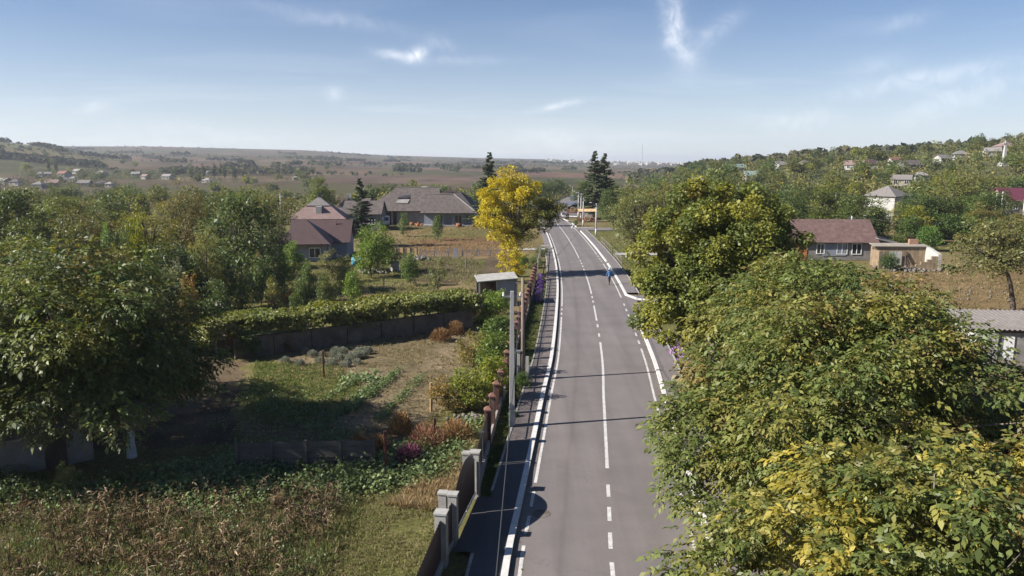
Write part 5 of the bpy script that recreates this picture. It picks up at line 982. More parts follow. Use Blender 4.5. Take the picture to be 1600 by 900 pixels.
for x, hh in ((-.24, 1.75), (.26, 1.5)): s_ = MB().box((x, -.02, hh / 2), (.2, .2, hh), 0, .9).build('concrete_stub', M['pole_concrete'], t); MB().box((x, -.02, .24), (.212, .212, .5), 0, .985).build('limewash_band', M['lime'], s_)
MB().box((-.24, -.02, 1.80), (.26, .24, .1)).build('stub_cap', M['steel'], t); MB().bar((-.4, 0, h2 - .3), (.4, 0, h2 - .3), .07).build('cross_arm', M['wood_pole'], t)
FP = [(931, 369, 318, 'pole standing alone on the grass verge before the spruces', .5), (911, 354, 309, 'nearest of the three clustered white-footed poles', .5), (907.5, 346, 302, 'middle of the three clustered white-footed poles', .5), (903.5, 340, 300, 'farthest of the three clustered white-footed poles', .5), (894.5, 309, 291, 'small pole far up the road end', .3), (772, 470, 418, 'thin steel post beside the shed corner', 0)]
for px, py, top, lab, lime in FP[:5]:
    p = ground_at(px, py); h = height_for(top, p.y); t = empty('utility_pole', (p.x, p.y, 0)); tag(t, lab, 'pole', 'utility poles')
    MB().tube([(0, 0, -.1), (0, 0, h)], [.15, .10], 10).build('shaft', M['pole_concrete'], t, smooth=True); MB().tube([(0, 0, 0), (0, 0, 1.3)], [.158, .153], 10).build('limewash_band', M['lime'], t, smooth=True)
    MB().bar((-.5, 0, h - .3), (.5, 0, h - .3), .09).build('cross_arm', M['steel'], t); a = MB().bar((0, 0, h - .1), (-.9, -.3, h + .2), .06).build('lamp_arm', M['steel'], t); MB().box((-1.05, -.35, h + .2), (.4, .2, .1)).build('lamp_head', M['white_paint'], a)
for px, D, hh, lab in [(1553, 140, 7.6, 'left of the two pale poles at the right edge'), (1562, 143, 7.8, 'right of the two pale poles at the right edge'), (1303, 150, 7.5, 'pole among trees behind the long tiled house'), (1597, 128, 7, 'pale pole cut by the right picture edge'), (1330, 118, 5, 'short pole behind the tiled house roof end'), (440, 140, 7.5, 'pole behind the maroon-roofed house'), (1058, 130, 8.0, 'orange-brown wooden pole above the acacia')]:
    p = at_dist(px, D); t = empty('utility_pole', (p.x, p.y, 0)); tag(t, lab, 'pole', 'utility poles'); MB().tube([(0, 0, -.1), (0, 0, hh)], [.16, .11], 8).build('shaft', M['pole_concrete' if px != 1058 else 'wood_pole'], t, smooth=True); MB().bar((-.6, 0, hh - .3), (.6, 0, hh - .3), .1).build('cross_arm', M['steel'], t)
cable((.4, 36.4, h1 - .1), (1.02, 44.8, h2 - .2), .12, 'cable between the concrete pole and the wooden pole'); cable((.4, 36.4, h1 - .1), (-.6, -4, 7.2), .5, 'cable from the nearest concrete pole towards the viewer')
cable((1.02, 44.8, h2 - .2), ground_at(931, 369) + Vector((-.4, 0, height_for(318, 140) - .3)), .9, 'cable from the wooden pole to the lone verge pole')
q0 = ground_at(931, 369); q1 = ground_at(911, 354); cable(q0 + Vector((.3, 0, 5.4)), at_dist(1058, 130, 7.8), .8, 'cable from the lone verge pole over the acacia'); cable(q0 + Vector((0, 0, 5.5)), q1 + Vector((0, 0, 5.4)), .3, 'cable between the lone pole and the clustered poles')
for k, z in enumerate((7.3, 6.9, 6.5)): cable(at_dist(1303, 150, z), at_dist(1553, 140, z), .7, ['upper', 'middle', 'lower'][k] + ' cable strung across the village trees at right', .02)
cable(at_dist(1330, 118, 4.8), at_dist(1700, 100, 5.0), .5, 'cable passing in front of the stone ruin', .015)

# ------------------------------------------------------------------ small structures
# open shed with pale slab roof
p = ground_at(790, 478); t = empty('garden_shed', (-1.35, 70.5, 0), R(9)); tag(t, 'open shed with pale slab roof behind the picket fence', 'shed')
MB().slab([(-1.9, -1.2, 2.32), (1.75, -1.2, 2.55), (1.75, 1.5, 2.78), (-1.9, 1.5, 2.55)], .10).build('roof', M['white_concrete'], t); MB().box((-.1, 1.2, 1.15), (3.3, .1, 2.3)).build('back_wall', M['dark_wood'], t); MB().box((.75, -.8, 1.15), (1.7, .08, 2.3)).build('front_panel', M['blue_wall'], t); MB().box((1.6, .2, 1.2), (.08, 1.9, 2.4)).build('side_wall', M['grey_wood'], t)
for x, h in ((-1.7, 2.3), (-.15, 2.4), (1.65, 2.5)): MB().box((x, -.95, h / 2), (.11, .11, h)).build('post', M['white_concrete'], t)
MB().box((-1.75, 1.0, 1.35), (.07, .07, 2.7)).build('post', M['steel'], t)
# retaining wall and grape vine
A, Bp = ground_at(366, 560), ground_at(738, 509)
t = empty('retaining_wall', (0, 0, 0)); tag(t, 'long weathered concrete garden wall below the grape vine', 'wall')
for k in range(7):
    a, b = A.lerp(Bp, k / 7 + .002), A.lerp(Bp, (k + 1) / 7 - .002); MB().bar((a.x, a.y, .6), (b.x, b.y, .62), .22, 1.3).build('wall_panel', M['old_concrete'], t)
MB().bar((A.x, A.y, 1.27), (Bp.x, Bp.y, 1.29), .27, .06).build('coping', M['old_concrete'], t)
p = ground_at(352, 552); t = empty('wall_stub', (p.x - .9, p.y, 0), R(20)); tag(t, 'short low wall with pinkish flat top left of the grape vine', 'wall'); MB().box((0, 0, .5), (3.0, 1.2, 1.0)).build('body', M['old_concrete'], t); MB().box((0, 0, 1.04), (3.1, 1.3, .08)).build('top_slab', M['pink_roof'], t)
def vine_row():
    rg = np.random.default_rng(321); wd = (Bp - A).normalized(); wn_ = Vector((-wd.y, wd.x, 0)); a = A.lerp(Bp, -.10) + wn_ * 1.15; b = A.lerp(Bp, 1.04) + wn_ * 1.15; d = (b - a); L = d.length; d.normalize(); nr = Vector((-d.y, d.x, 0)); t = empty('grape_vine', (0, 0, 0)); tag(t, 'long leafy grape vine on a trellis above the garden wall', 'vine')
    n = 46000; s = rg.random(n) * L; top = 2.45 + .4 * vnoise(s / 1.5, s * 0, 4); low = .65 + 1.1 * vnoise(s / 2.1, s * 0 + 9, 8); z = low + (top - low) * rg.random(n) ** .7; dd = (rg.random(n) - .5) * (2.6 + 1.3 * vnoise(s / 1.7, s * 0 + 3, 6)) * np.where(z > 1.5, 1.0, .75)
    P = np.stack([a.x + d.x * s + nr.x * dd, a.y + d.y * s + nr.y * dd, z], 1); cl_ = vnoise(s / .5, z / .4 + dd, 17); keep = cl_ + rg.normal(size=n) * .12 > .38; P = P[keep]; s = s[keep]; n = len(P)
    N = unit(np.stack([nr.x * np.sign(dd[keep]) * .6 + rg.normal(size=n) * .5, nr.y * np.sign(dd[keep]) * .6 + rg.normal(size=n) * .5, .8 + .3 * rg.normal(size=n)], 1)); D = unit(np.stack([rg.normal(size=n), rg.normal(size=n), -.6 + .3 * rg.normal(size=n)], 1))
    sz = rg.uniform(.15, .27, n); yl = (.3 + .7 * vnoise(s / 2.0, s * 0 + 5, 12))[:, None]; C = pick(P_GREEN, W4, n, rg) * 1.35 * (1 - .55 * yl) + pick(P_YG, W4, n, rg) * .55 * yl; C *= rg.uniform(.75, 1.25, (n, 1)); V, Fq, CC = leaf_quads(P, D, N, sz, sz * .95, C)
    link_mesh('foliage', np_mesh('foliage', V, Fq, M['leaf'], CC), t)
    for k in range(10): q = a.lerp(b, (k + .5) / 10); MB().tube([(q.x, q.y, 0), (q.x, q.y, 2.1)], .05, 7).build('trellis_post', M['concrete'], t)
    for z in (1.1, 2.0): MB().bar((a.x, a.y, z), (b.x, b.y, z), .03).build('trellis_wire', M['steel'], t)
vine_row()
# concrete panel fence in the shade
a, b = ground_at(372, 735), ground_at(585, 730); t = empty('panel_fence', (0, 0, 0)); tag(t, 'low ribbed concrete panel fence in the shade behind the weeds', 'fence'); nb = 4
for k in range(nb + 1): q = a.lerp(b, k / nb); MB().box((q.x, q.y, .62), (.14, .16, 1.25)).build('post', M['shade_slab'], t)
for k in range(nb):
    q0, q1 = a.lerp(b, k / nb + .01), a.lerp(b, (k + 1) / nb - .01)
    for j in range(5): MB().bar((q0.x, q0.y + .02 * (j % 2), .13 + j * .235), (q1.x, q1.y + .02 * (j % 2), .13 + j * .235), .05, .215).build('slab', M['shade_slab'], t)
# far garden paling fence with gate boards
t = empty('paling_fence', (0, 0, 0)); tag(t, 'weathered paling fence across the far plot behind the brown soil', 'fence'); a, b = ground_at(657, 401), ground_at(788, 399)
for k in range(7): q = a.lerp(b, k / 6); MB().box((q.x, q.y, .6), (.14, .14, 1.2 + .2 * (k % 2))).build('post', M['grey_wood'], t)
for k in range(34): q = a.lerp(b, (k + .5) / 34); MB().box((q.x, q.y - .1, .42), (.13, .03, .85)).build('pale', M['grey_wood'], t)
MB().bar((a.x, a.y - .06, .75), (b.x, b.y - .06, .75), .06).build('rail', M['grey_wood'], t); q = ground_at(711, 402); MB().box((q.x, q.y - .2, .65), (.5, .1, 1.3)).build('board', M['blue_wall'], t)
t = empty('board_gate', (0, 0, 0)); tag(t, 'ochre board gate with dark posts beside the bright green tree', 'gate'); a, b = ground_at(620, 401), ground_at(652, 401)
for k in range(4): q = a.lerp(b, k / 3); MB().box((q.x, q.y - .05, .85), (.12, .12, 1.7)).build('post', M['dark_metal'], t)
for k in range(9): q = a.lerp(b, (k + .5) / 9); MB().box((q.x, q.y, .6), (.27, .04, 1.1)).build('board', M['pale_wood'], t)
# well ring, rubble, tank, post
p = ground_at(617, 424); t = empty('well_ring', (p.x, p.y, 0)); tag(t, 'grey concrete well ring standing in the grass', 'well ring'); n = 24; V = []; ro, ri, hh = .52, .42, 1.15
for r_, z_ in ((ro, 0), (ro, hh), (ri, hh), (ri, .2)): V += [(r_ * math.cos(2 * math.pi * k / n), r_ * math.sin(2 * math.pi * k / n), z_) for k in range(n)]
MB().add(V, [(j * n + k, j * n + (k + 1) % n, (j + 1) * n + (k + 1) % n, (j + 1) * n + k) for j in range(3) for k in range(n)]).build('ring', M['concrete'], t); MB().box((.1, .1, hh + .03), (.8, .5, .05), .4).build('cover_plank', M['white_concrete'], t)
def rubble(name, px, py, spread, n, size, mat, label, cat):
    rg = np.random.default_rng(int(px * 7 + py)); c = ground_at(px, py); V = []; Fq = []
    for i in range(n):
        s = size * rg.uniform(.5, 1.3); o = np.array((c.x + rg.normal() * spread, c.y + rg.normal() * spread * .8, s * .25)); q = sphere_dirs(1, rg)[0]; pts_ = np.array([(x, y_, z) for x in (-1, 1) for y_ in (-1, 1) for z in (-1, 1)], float) * rg.uniform(.3, .6, (8, 3)) * s
        a = rg.random() * 6.28; ca, sa = math.cos(a), math.sin(a); pts_ = np.stack([pts_[:, 0] * ca - pts_[:, 1] * sa, pts_[:, 0] * sa + pts_[:, 1] * ca, pts_[:, 2]], 1); b = len(V); V += [tuple(o + k) for k in pts_]; Fq += [tuple(b + k for k in f) for f in ((0, 1, 3, 2), (4, 6, 7, 5), (0, 4, 5, 1), (2, 3, 7, 6), (0, 2, 6, 4), (1, 5, 7, 3))]
    return tag(link_mesh(name, np_mesh(name, V, Fq, M[mat])), label, cat, kind='stuff')
rubble('rubble_heap', 590, 425, .9, 70, .38, 'stone_pale', 'heap of pale rubble left of the well ring', 'rubble'); rubble('rubble_heap', 650, 405, 1.0, 60, .35, 'stone_pale', 'scattered white rubble before the board gate', 'rubble'); rubble('rubble_heap', 738, 655, .4, 70, .17, 'stone_pale', 'pale stones heaped against the first brick pillar', 'rubble'); rubble('rubble_heap', 1425, 422, 1.5, 80, .3, 'stone_pale', 'fallen stones in front of the ruin', 'rubble')
rubble('rubble_heap', 680, 350, 4.5, 90, .8, 'rust', 'rusty scrap and planks piled before the grey building', 'scrap'); rubble('rubble_heap', 1500, 462, 4.0, 60, .16, 'stone_pale', 'small pale stones scattered over the brown meadow', 'stones')
p = ground_at(558, 414); t = empty('plastic_tank', (p.x, p.y, 0), R(25)); tag(t, 'light blue plastic tank lying on the grass beside the house', 'tank'); MB().tube([(-.7, 0, .5), (-.62, 0, .5), (.62, 0, .5), (.7, 0, .5)], [.3, .5, .5, .3], 18).build('body', M['blue_plastic'], t, smooth=True)
for x in (-.35, 0, .35): MB().tube([(x - .04, 0, .5), (x + .04, 0, .5)], .53, 18).build('rib', M['blue_plastic'], t)
MB().tube([(0, 0, .98), (0, 0, 1.15)], .16, 12).build('lid', M['white_paint'], t)
for px, py, h, m_, lab in [(506, 588, 1.6, 'brown_wood', 'reddish wooden stake beside the grey lavender bushes'), (603, 735, 1.7, 'red_iron', 'dark iron stake left of the pink bush'), (680, 700, 1.4, 'red_iron', 'dark iron stake among rust-red bushes'), (674, 642, 1.5, 'pale_wood', 'pale wooden stake in front of the yellow-green shrubs'), (728, 418, 1.3, 'grey_wood', 'grey stake on the brown plot near the shed'), (600, 452, 1.3, 'grey_wood', 'grey stake behind the grape vine, centre'), (672, 444, 1.3, 'grey_wood', 'grey stake behind the grape vine, right'), (472, 455, 1.5, 'grey_wood', 'grey stake behind the grape vine among rust stalks')]:
    p = ground_at(px, py); tag(MB().box((0, 0, h / 2 - .05), (.12, .12, h + .1), .3, .85).build('wooden_stake' if 'iron' not in m_ else 'iron_stake', M[m_], None, p), lab, 'stake', 'garden stakes')
# white railings right of the road
for a, b, lab in ((axis(s_at_y(98.6), 4.95), axis(s_at_y(108.5), 4.95), 'white tubular railing nearer the blue-clad walker'), (axis(s_at_y(112), 4.95), axis(s_at_y(127), 4.95), 'white tubular railing farther up beside the lawn')):
    t = empty('pavement_railing', (0, 0, 0)); tag(t, lab, 'railing', 'pavement railings'); n = 6
    for k in range(n + 1): q = a.lerp(b, k / n); MB().tube([(q.x, q.y, -.05), (q.x, q.y, 1.05)], .035, 7).build('post', M['slate_pale'], t)
    for z in (.3, 1.03): MB().tube([(a.x, a.y, z), (b.x, b.y, z)], .025, 6).build('rail', M['slate_pale'], t)
p = ground_at(990, 402); tag(MB().box((0, 0, .3), (2.2, .35, .6), .2).box((0, 0, .63), (2.3, .45, .06), .2).build('low_wall', M['white_wall'], None, p), 'short low white wall beneath the acacia', 'wall')
# wooden rest pavilions with wheel ornament
def pavilion(px, py, w, roofm, lab):
    p = ground_at(px, py); t = empty('rest_pavilion', (p.x, p.y, 0)); tag(t, lab, 'pavilion', 'rest pavilions')
    for x in (-w / 2, w / 2):
        for y_ in (0, 1.6): MB().box((x, y_, 1.2), (.16, .16, 2.4)).build('post', M['brown_wood'], t)
    MB().slab([(-w / 2 - .3, -.3, 2.35), (w / 2 + .3, -.3, 2.35), (w / 2 + .3, .9, 2.9), (-w / 2 - .3, .9, 2.9)], .08).slab([(w / 2 + .3, 2.0, 2.35), (-w / 2 - .3, 2.0, 2.35), (-w / 2 - .3, .9, 2.9), (w / 2 + .3, .9, 2.9)], .08).build('roof', M[roofm], t)
    for k in range(int(w / .2)): MB().box((-w / 2 + .1 + k * .2, -.02, .5), (.16, .05, .85)).build('board', M['brown_wood'], t)
    MB().bar((-w / 2, -.03, 1.0), (w / 2, -.03, 1.0), .08).build('rail', M['pale_wood'], t); rg_pts = [(.62 * math.cos(k * math.pi / 12), -.14, .95 + .62 * math.sin(k * math.pi / 12)) for k in range(25)]
    wh = MB().tube(rg_pts, .07, 6, cap=False).build('wheel', M['pale_wood'], t)
    for k in range(4): a = k * math.pi / 4; MB().bar((-.6 * math.cos(a), -.14, .95 - .6 * math.sin(a)), (.6 * math.cos(a), -.14, .95 + .6 * math.sin(a)), .05).build('spoke', M['pale_wood'], wh)
    MB().box((0, 1.2, .42), (w * .8, .4, .08)).build('bench_seat', M['brown_wood'], t)
pavilion(918, 347, 3.6, 'pale_wood', 'brown wooden pavilion with cream wheel beside the clustered poles'); pavilion(895, 333, 2.8, 'blue_roof', 'small blue-roofed wooden pavilion farther up the road')
# truck and car
def lorry(loc, rz):
    t = empty('flatbed_truck', loc, rz); tag(t, 'white lorry cab parked beside the brick opening of the grey building', 'truck'); c = MB()
    prof = [(-.95, .7), (1.0, .7), (1.0, 1.5), (.75, 2.35), (-.95, 2.4)]; n = len(prof); V = [(-1.05, y_, z) for y_, z in prof] + [(1.05, y_, z) for y_, z in prof]; c.add([(v[0], -v[1], v[2]) for v in V], [tuple(range(n)), tuple(reversed(range(n, 2 * n)))] + [(i, n + i, n + (i + 1) % n, (i + 1) % n) for i in range(n)]); c.build('cab', M['white_paint'], t)
    MB().slab([(-.9, -1.03, 1.5), (.9, -1.03, 1.5), (.9, -.83, 2.2), (-.9, -.83, 2.2)], .03).build('windscreen', M['glass'], t)
    for s in (-1, 1): MB().box((s * 1.06, -.2, 1.85), (.03, .9, .6)).build('side_window', M['glass'], t); MB().box((s * .75, -1.02, .95), (.3, .06, .2)).build('headlight', M['steel'], t)
    MB().box((0, -1.05, .65), (2.1, .14, .22)).build('bumper', M['dark_metal'], t); MB().box((0, 3.2, .85), (2.1, 4.2, .14)).box((-1.0, 3.2, 1.15), (.06, 4.2, .5)).box((1.0, 3.2, 1.15), (.06, 4.2, .5)).build('load_bed', M['grey_wood'], t)
    for x in (-.92, .92):
        for y_ in (-.2, 3.8): w_ = MB().tube([(x - .14, y_, .45), (x + .14, y_, .45)], .45, 16).build('wheel', M['rubber'], t); MB().tube([(x - .15, y_, .45), (x + .15, y_, .45)], .22, 12).build('rim', M['steel'], w_)
p = ground_at(600, 356); lorry((p.x, p.y, 0), R(14))
def car(loc, rz, lab):
    t = empty('parked_car', loc, rz); tag(t, lab, 'car'); prof = [(-2.0, .35), (2.0, .35), (2.05, .7), (1.1, .92), (.5, 1.4), (-1.0, 1.42), (-1.75, .98), (-2.05, .85)]; n = len(prof); V = []
    for s in (-1, 1): V += [(s * (.82 if z < 1.1 else .66), y_, z) for y_, z in prof]
    MB().add(V, [tuple(reversed(range(n))), tuple(range(n, 2 * n))] + [(i, (i + 1) % n, n + (i + 1) % n, n + i) for i in range(n)]).build('body', M['car_blue'], t)
    MB().slab([(-.6, 1.07, .97), (.6, 1.07, .97), (.56, .56, 1.38), (-.56, .56, 1.38)], -.02).build('windscreen', M['glass'], t)
    for s in (-1, 1): MB().box((s * .755, -.3, 1.17), (.05, 1.5, .3)).build('side_window', M['glass'], t); MB().box((s * .6, 2.04, .62), (.3, .06, .14)).build('headlight', M['white_paint'], t)
    for x in (-.78, .78):
        for y_ in (-1.25, 1.3): w_ = MB().tube([(x - .1, y_, .32), (x + .1, y_, .32)], .32, 14).build('wheel', M['rubber'], t); MB().tube([(x - .11, y_, .32), (x + .11, y_, .32)], .18, 10).build('rim', M['steel'], w_)
p = axis(s_at_y(290), 1.4); car((p.x, p.y, .06), math.pi - R(-14), 'dark blue car far up the road under trees')

# ------------------------------------------------------------------ people
def person(loc, rz, h, label, top, legs, stride=.22, arms=.12, cap=None, lean=.04):
    k = h / 1.75; J = []; E = []; Rr = []
    def v(p, r): J.append((p[0] * k, p[1] * k, p[2] * k)); Rr.append(r * k); return len(J) - 1
    def e(*ids):
        for a, b in zip(ids, ids[1:]): E.append((a, b))
    pel = v((0, 0, .95), .155); wa = v((0, lean * .4, 1.12), .145); ch = v((0, lean, 1.32), .17); nk = v((0, lean * 1.2, 1.47), .065); hd = v((0, lean * 1.4, 1.58), .095); tp = v((0, lean * 1.4, 1.68), .085); e(pel, wa, ch, nk, hd, tp)
    for s in (-1, 1):
        f = s * stride; hp = v((s * .095, 0, .86), .095); kn = v((s * .10, f * .55 + .03, .48), .065); an = v((s * .10, f - (.10 if f < 0 else 0), .09), .045); to = v((s * .11, f + .15 - (.10 if f < 0 else 0), .035), .035); e(pel, hp, kn, an, to)
        sh = v((s * .19, lean, 1.40), .07); el = v((s * .25, lean - s * arms * .6, 1.13), .05); wr = v((s * .25, lean - s * arms * 1.1 + .06, .90), .036); ha = v((s * .25, lean - s * arms * 1.2 + .09, .80), .034); fi = v((s * .245, lean - s * arms * 1.2 + .12, .72), .018); e(ch, sh, el, wr, ha, fi)
    me = bpy.data.meshes.new('person'); me.from_pydata(J, E, []); o = bpy.data.objects.new('person', me); col.objects.link(o)
    sk = o.modifiers.new('skin', 'SKIN'); sk.use_smooth_shade = True
    for i, r_ in enumerate(Rr): me.skin_vertices[0].data[i].radius = (r_, r_ * (.72 if i in (0, 1, 2) else 1.0)); me.skin_vertices[0].data[i].use_root = (i == 0)
    o.modifiers.new('sub', 'SUBSURF').levels = 1
    dg = bpy.context.evaluated_depsgraph_get(); m2 = bpy.data.meshes.new_from_object(o.evaluated_get(dg)); o.modifiers.clear(); o.data = m2; m2.materials.clear()
    for m_ in (top, legs, M['skin'], M['hair'], M['shoe']): m2.materials.append(m_)
    for f in m2.polygons:
        c = f.center / k; f.use_smooth = True
        if c.z > 1.50: f.material_index = 3 if (c.z > 1.63 or c.y < lean * 1.4 - .01) else 2
        elif c.z > 1.46 and abs(c.x) < .08: f.material_index = 2
        elif abs(c.x) > .19 and c.z < .88: f.material_index = 2
        elif c.z < .09: f.material_index = 4
        elif c.z < .92: f.material_index = 1
        else: f.material_index = 0
    o.location = loc; o.rotation_euler = (0, 0, rz); tag(o, label, 'person', 'people on the road')
    if cap: MB().tube([(0, lean * 1.4 * k, 1.63 * k), (0, lean * 1.4 * k, 1.70 * k), (0, lean * 1.4 * k, 1.775 * k)], [.115 * k, .11 * k, .05 * k], 14).box((0, (lean * 1.4 + .13) * k, 1.645 * k), (.16, .12, .02)).build('cap', cap, o, smooth=True)
    return o
p = ground_at(952, 446); person((p.x, p.y, .06), R(14), 1.74, 'person in blue jacket and pale cap walking along the road edge line', M['jacket_blue'], M['trousers'], cap=M['cap_pale'])
p = ground_at(872, 346); person((p.x, p.y, .06), R(-20), 1.72, 'person in dark clothes standing on the road centre far ahead', M['coat_dark'], M['trousers'], .1)
p = ground_at(887.5, 344); person((p.x, p.y, .1), R(30), 1.72, 'person in dark clothes at the kerb corner near the poles', M['coat_dark'], M['trousers'], .1)

# ------------------------------------------------------------------ ground vegetation
def scatter_pts(poly, n, rg, noise=None):
    poly = [tuple(p)[:2] for p in poly]; xs = [p[0] for p in poly]; ys = [p[1] for p in poly]; out = []
    while sum(len(o) for o in out) < n:
        x = rg.uniform(min(xs), max(xs), n * 2); y_ = rg.uniform(min(ys), max(ys), n * 2); k = in_poly(x, y_, poly)
        if noise: k &= fbm(x / noise[0], y_ / noise[0], noise[2], 3) + rg.normal(size=len(x)) * .08 > noise[1]
        out.append(np.stack([x[k], y_[k]], 1))
        if len(out) > 40: break
    return np.concatenate(out)[:n]
def blades(name, poly_px, n, hgt, wid, pal, wts, seed, label, cat='grass', noise=None, spread=.6, tuft=5, mat='blade', world=False):
    rg = np.random.default_rng(seed); base = scatter_pts(poly_px if world else gpoly(poly_px), n // tuft, rg, noise); b = np.repeat(base, tuft, 0) + rg.normal(size=(len(base) * tuft, 2)) * wid * 1.5; m = len(b); P = np.concatenate([b, np.full((m, 1), -.03)], 1)
    th = np.repeat(rg.uniform(.6, 1.35, len(base)), tuft); D = unit(np.stack([rg.normal(size=m) * spread, rg.normal(size=m) * spread, np.ones(m)], 1)); N = unit(rg.normal(size=(m, 3))); L = hgt * th * rg.uniform(.6, 1.2, m)
    tc_ = np.repeat(pick(pal, wts, len(base), rg), tuft, 0); C = tc_ * rg.uniform(.75, 1.25, (m, 1)); V, Fq, CC = leaf_quads(P, D, N, L, np.full(m, wid) * rg.uniform(.7, 1.3, m), C, .1, .15)
    return tag(link_mesh(name, np_mesh(name, V, Fq, M[mat], CC)), label, cat, kind='stuff')
def leafmass(name, poly_px, n, h, size, pal, wts, seed, label, cat='weeds', noise=None, world=False, clump=24, cr=.4):
    rg = np.random.default_rng(seed); base = scatter_pts(poly_px if world else gpoly(poly_px), max(1, n // clump), rg, noise); k = len(base); m = k * clump; ci = np.repeat(np.arange(k), clump); hh = h * rg.uniform(.45, 1.3, k); rr_ = rg.normal(size=(m, 2)) * (cr * rg.uniform(.6, 1.3, k))[ci][:, None]
    z = hh[ci] * (1 - .5 * (np.hypot(rr_[:, 0], rr_[:, 1]) / cr / 1.5).clip(0, 1) ** 2) * rg.random(m) ** .5; P = np.stack([base[ci, 0] + rr_[:, 0], base[ci, 1] + rr_[:, 1], z], 1)
    N = unit(np.stack([rr_[:, 0] * .8 + .4 * rg.normal(size=m), rr_[:, 1] * .8 + .4 * rg.normal(size=m), .9 + .2 * rg.normal(size=m)], 1)); D = unit(np.stack([rr_[:, 0] + .3 * rg.normal(size=m), rr_[:, 1] + .3 * rg.normal(size=m), -.1 + .3 * rg.normal(size=m)], 1)); L = size * rg.uniform(.6, 1.3, m)
    C = (.65 * pick(pal, wts, k, rg)[ci] + .35 * pick(pal, wts, m, rg)) * rg.uniform(.75, 1.25, (m, 1)); V, Fq, CC = leaf_quads(P, D, N, L, L * .75, C)
    return tag(link_mesh(name, np_mesh(name, V, Fq, M['leaf'], CC)), label, cat, kind='stuff')
P_LAWN = [(.10, .112, .036), (.13, .13, .05), (.16, .145, .068), (.088, .10, .033)]; P_DRYG = [(.17, .135, .07), (.13, .11, .05), (.20, .165, .09), (.10, .092, .038)]; P_CORN = [(.115, .08, .046), (.085, .058, .034), (.23, .175, .11), (.065, .05, .028)]
P_WEED = [(.075, .105, .036), (.105, .14, .05), (.135, .165, .065), (.062, .085, .033)]
blades('lawn_grass', [(470, 930), (520, 800), (640, 735), (735, 700), (640, 930)], 36000, .09, .022, P_LAWN + [(.16, .125, .07)], [2, 3, 3, 1, 2], 1, 'short olive lawn beside the sheet-metal fence', noise=(2.0, .3, 3))
blades('dry_grass', [(600, 790), (660, 745), (740, 690), (745, 730), (690, 800)], 9000, .32, .025, [(.26, .185, .11), (.20, .15, .08), (.16, .13, .06)], [2, 2, 2], 2, 'tall dry grass tufts along the gate fence', noise=(1.5, .42, 7))
blades('field_grass', [(-60, 930), (-60, 740), (560, 740), (560, 800), (500, 930)], 46000, .26, .024, P_LAWN + [(.14, .10, .055), (.06, .075, .026)], [3, 2, .6, 3, 3, 3], 3, 'rank green and dry grass between the corn stalks', noise=(2.5, .36, 11))
blades('garden_grass', [(380, 660), (400, 565), (530, 570), (570, 605), (500, 670)], 14000, .16, .03, [(.085, .11, .03), (.11, .13, .04), (.075, .095, .028)], [2, 2, 2], 4, 'bright green grass patch in the sunlit garden')
blades('garden_weeds', [(380, 700), (440, 565), (600, 520), (745, 495), (730, 640), (640, 700)], 20000, .13, .032, P_DRYG, [3, 3, 2, 1], 5, 'sparse dry weeds on the dug garden plot', noise=(1.6, .40, 13))
blades('orchard_grass', [(230, 520), (330, 440), (560, 400), (760, 405), (750, 470), (350, 505)], 20000, .30, .05, P_LAWN + [(.10, .125, .035)], [3, 2, 2, 2, 3], 6, 'rough orchard grass beyond the grape vine', noise=(3.0, .38, 17))
blades('plot_grass', [(600, 400), (640, 352), (830, 350), (835, 400)], 14000, .28, .07, [(.19, .125, .07), (.15, .115, .055), (.12, .11, .045)], [3, 2, 2], 7, 'reddish dry grass on the plot before the grey building', noise=(5, .4, 19))
blades('meadow_grass', [(1330, 530), (1360, 428), (1480, 415), (1750, 415), (1750, 560), (1450, 530)], 20000, .24, .05, P_DRYG + [(.18, .12, .07)], [3, 3, 1, 3, 3], 8, 'dry brown meadow grass on the right', noise=(4, .36, 23))
s0 = [axis(s_at_y(y_), -4.55) for y_ in np.arange(34, 84, 4)]; f0 = [(p[0] + .2, p[1]) for p in PIL[::-2]]
blades('verge_grass', [(v.x, v.y) for v in s0] + f0, 9000, .16, .03, [(.06, .085, .025), (.08, .10, .03)], [1, 1], 9, 'green verge grass between picket fence and pavement', world=True)
blades('verge_grass', [(-1.05, 28.9), (axis(s_at_y(28.4), -4.55).x, 28.4), (axis(s_at_y(34), -4.55).x, 34), (-.85, 34)], 4000, .16, .025, [(.06, .085, .025), (.08, .10, .03)], [1, 1], 10, 'shaded verge grass beside the brown sheet fence', world=True)
s1 = [axis(s_at_y(y_), 4.8) for y_ in (78, 90, 104, 120, 135, 150)]; s2 = [axis(s_at_y(y_), 13) for y_ in (150, 135, 120, 104, 90, 78)]
blades('verge_grass', [(v.x, v.y) for v in s1 + s2], 12000, .14, .06, [(.085, .11, .032), (.105, .12, .04), (.13, .12, .05)], [2, 2, 1], 11, 'green lawn verge with the white railings', world=True)
leafmass('squash_leaves', [(-80, 800), (-80, 735), (200, 745), (420, 715), (560, 715), (700, 690), (745, 655), (762, 680), (700, 745), (560, 770), (430, 790), (200, 790)], 15000, .55, .15, P_WEED, [2, 3, 2, 1], 21, 'leafy green squash and weed strip behind the corn field', noise=(1.6, .40, 29))
leafmass('field_weeds', [(-60, 930), (-60, 770), (540, 775), (560, 800), (480, 930)], 6500, .30, .085, P_WEED + [(.10, .11, .04)], [3, 2, 1, 3, 2], 24, 'dark green weeds growing in patches among the corn', noise=(1.8, .50, 67), cr=.28)
leafmass('weed_patch', [(300, 720), (380, 590), (470, 600), (560, 690)], 2600, .28, .12, P_WEED, [2, 2, 1, 2], 22, 'low weeds in the shade of the walnut tree', noise=(1.5, .45, 31))
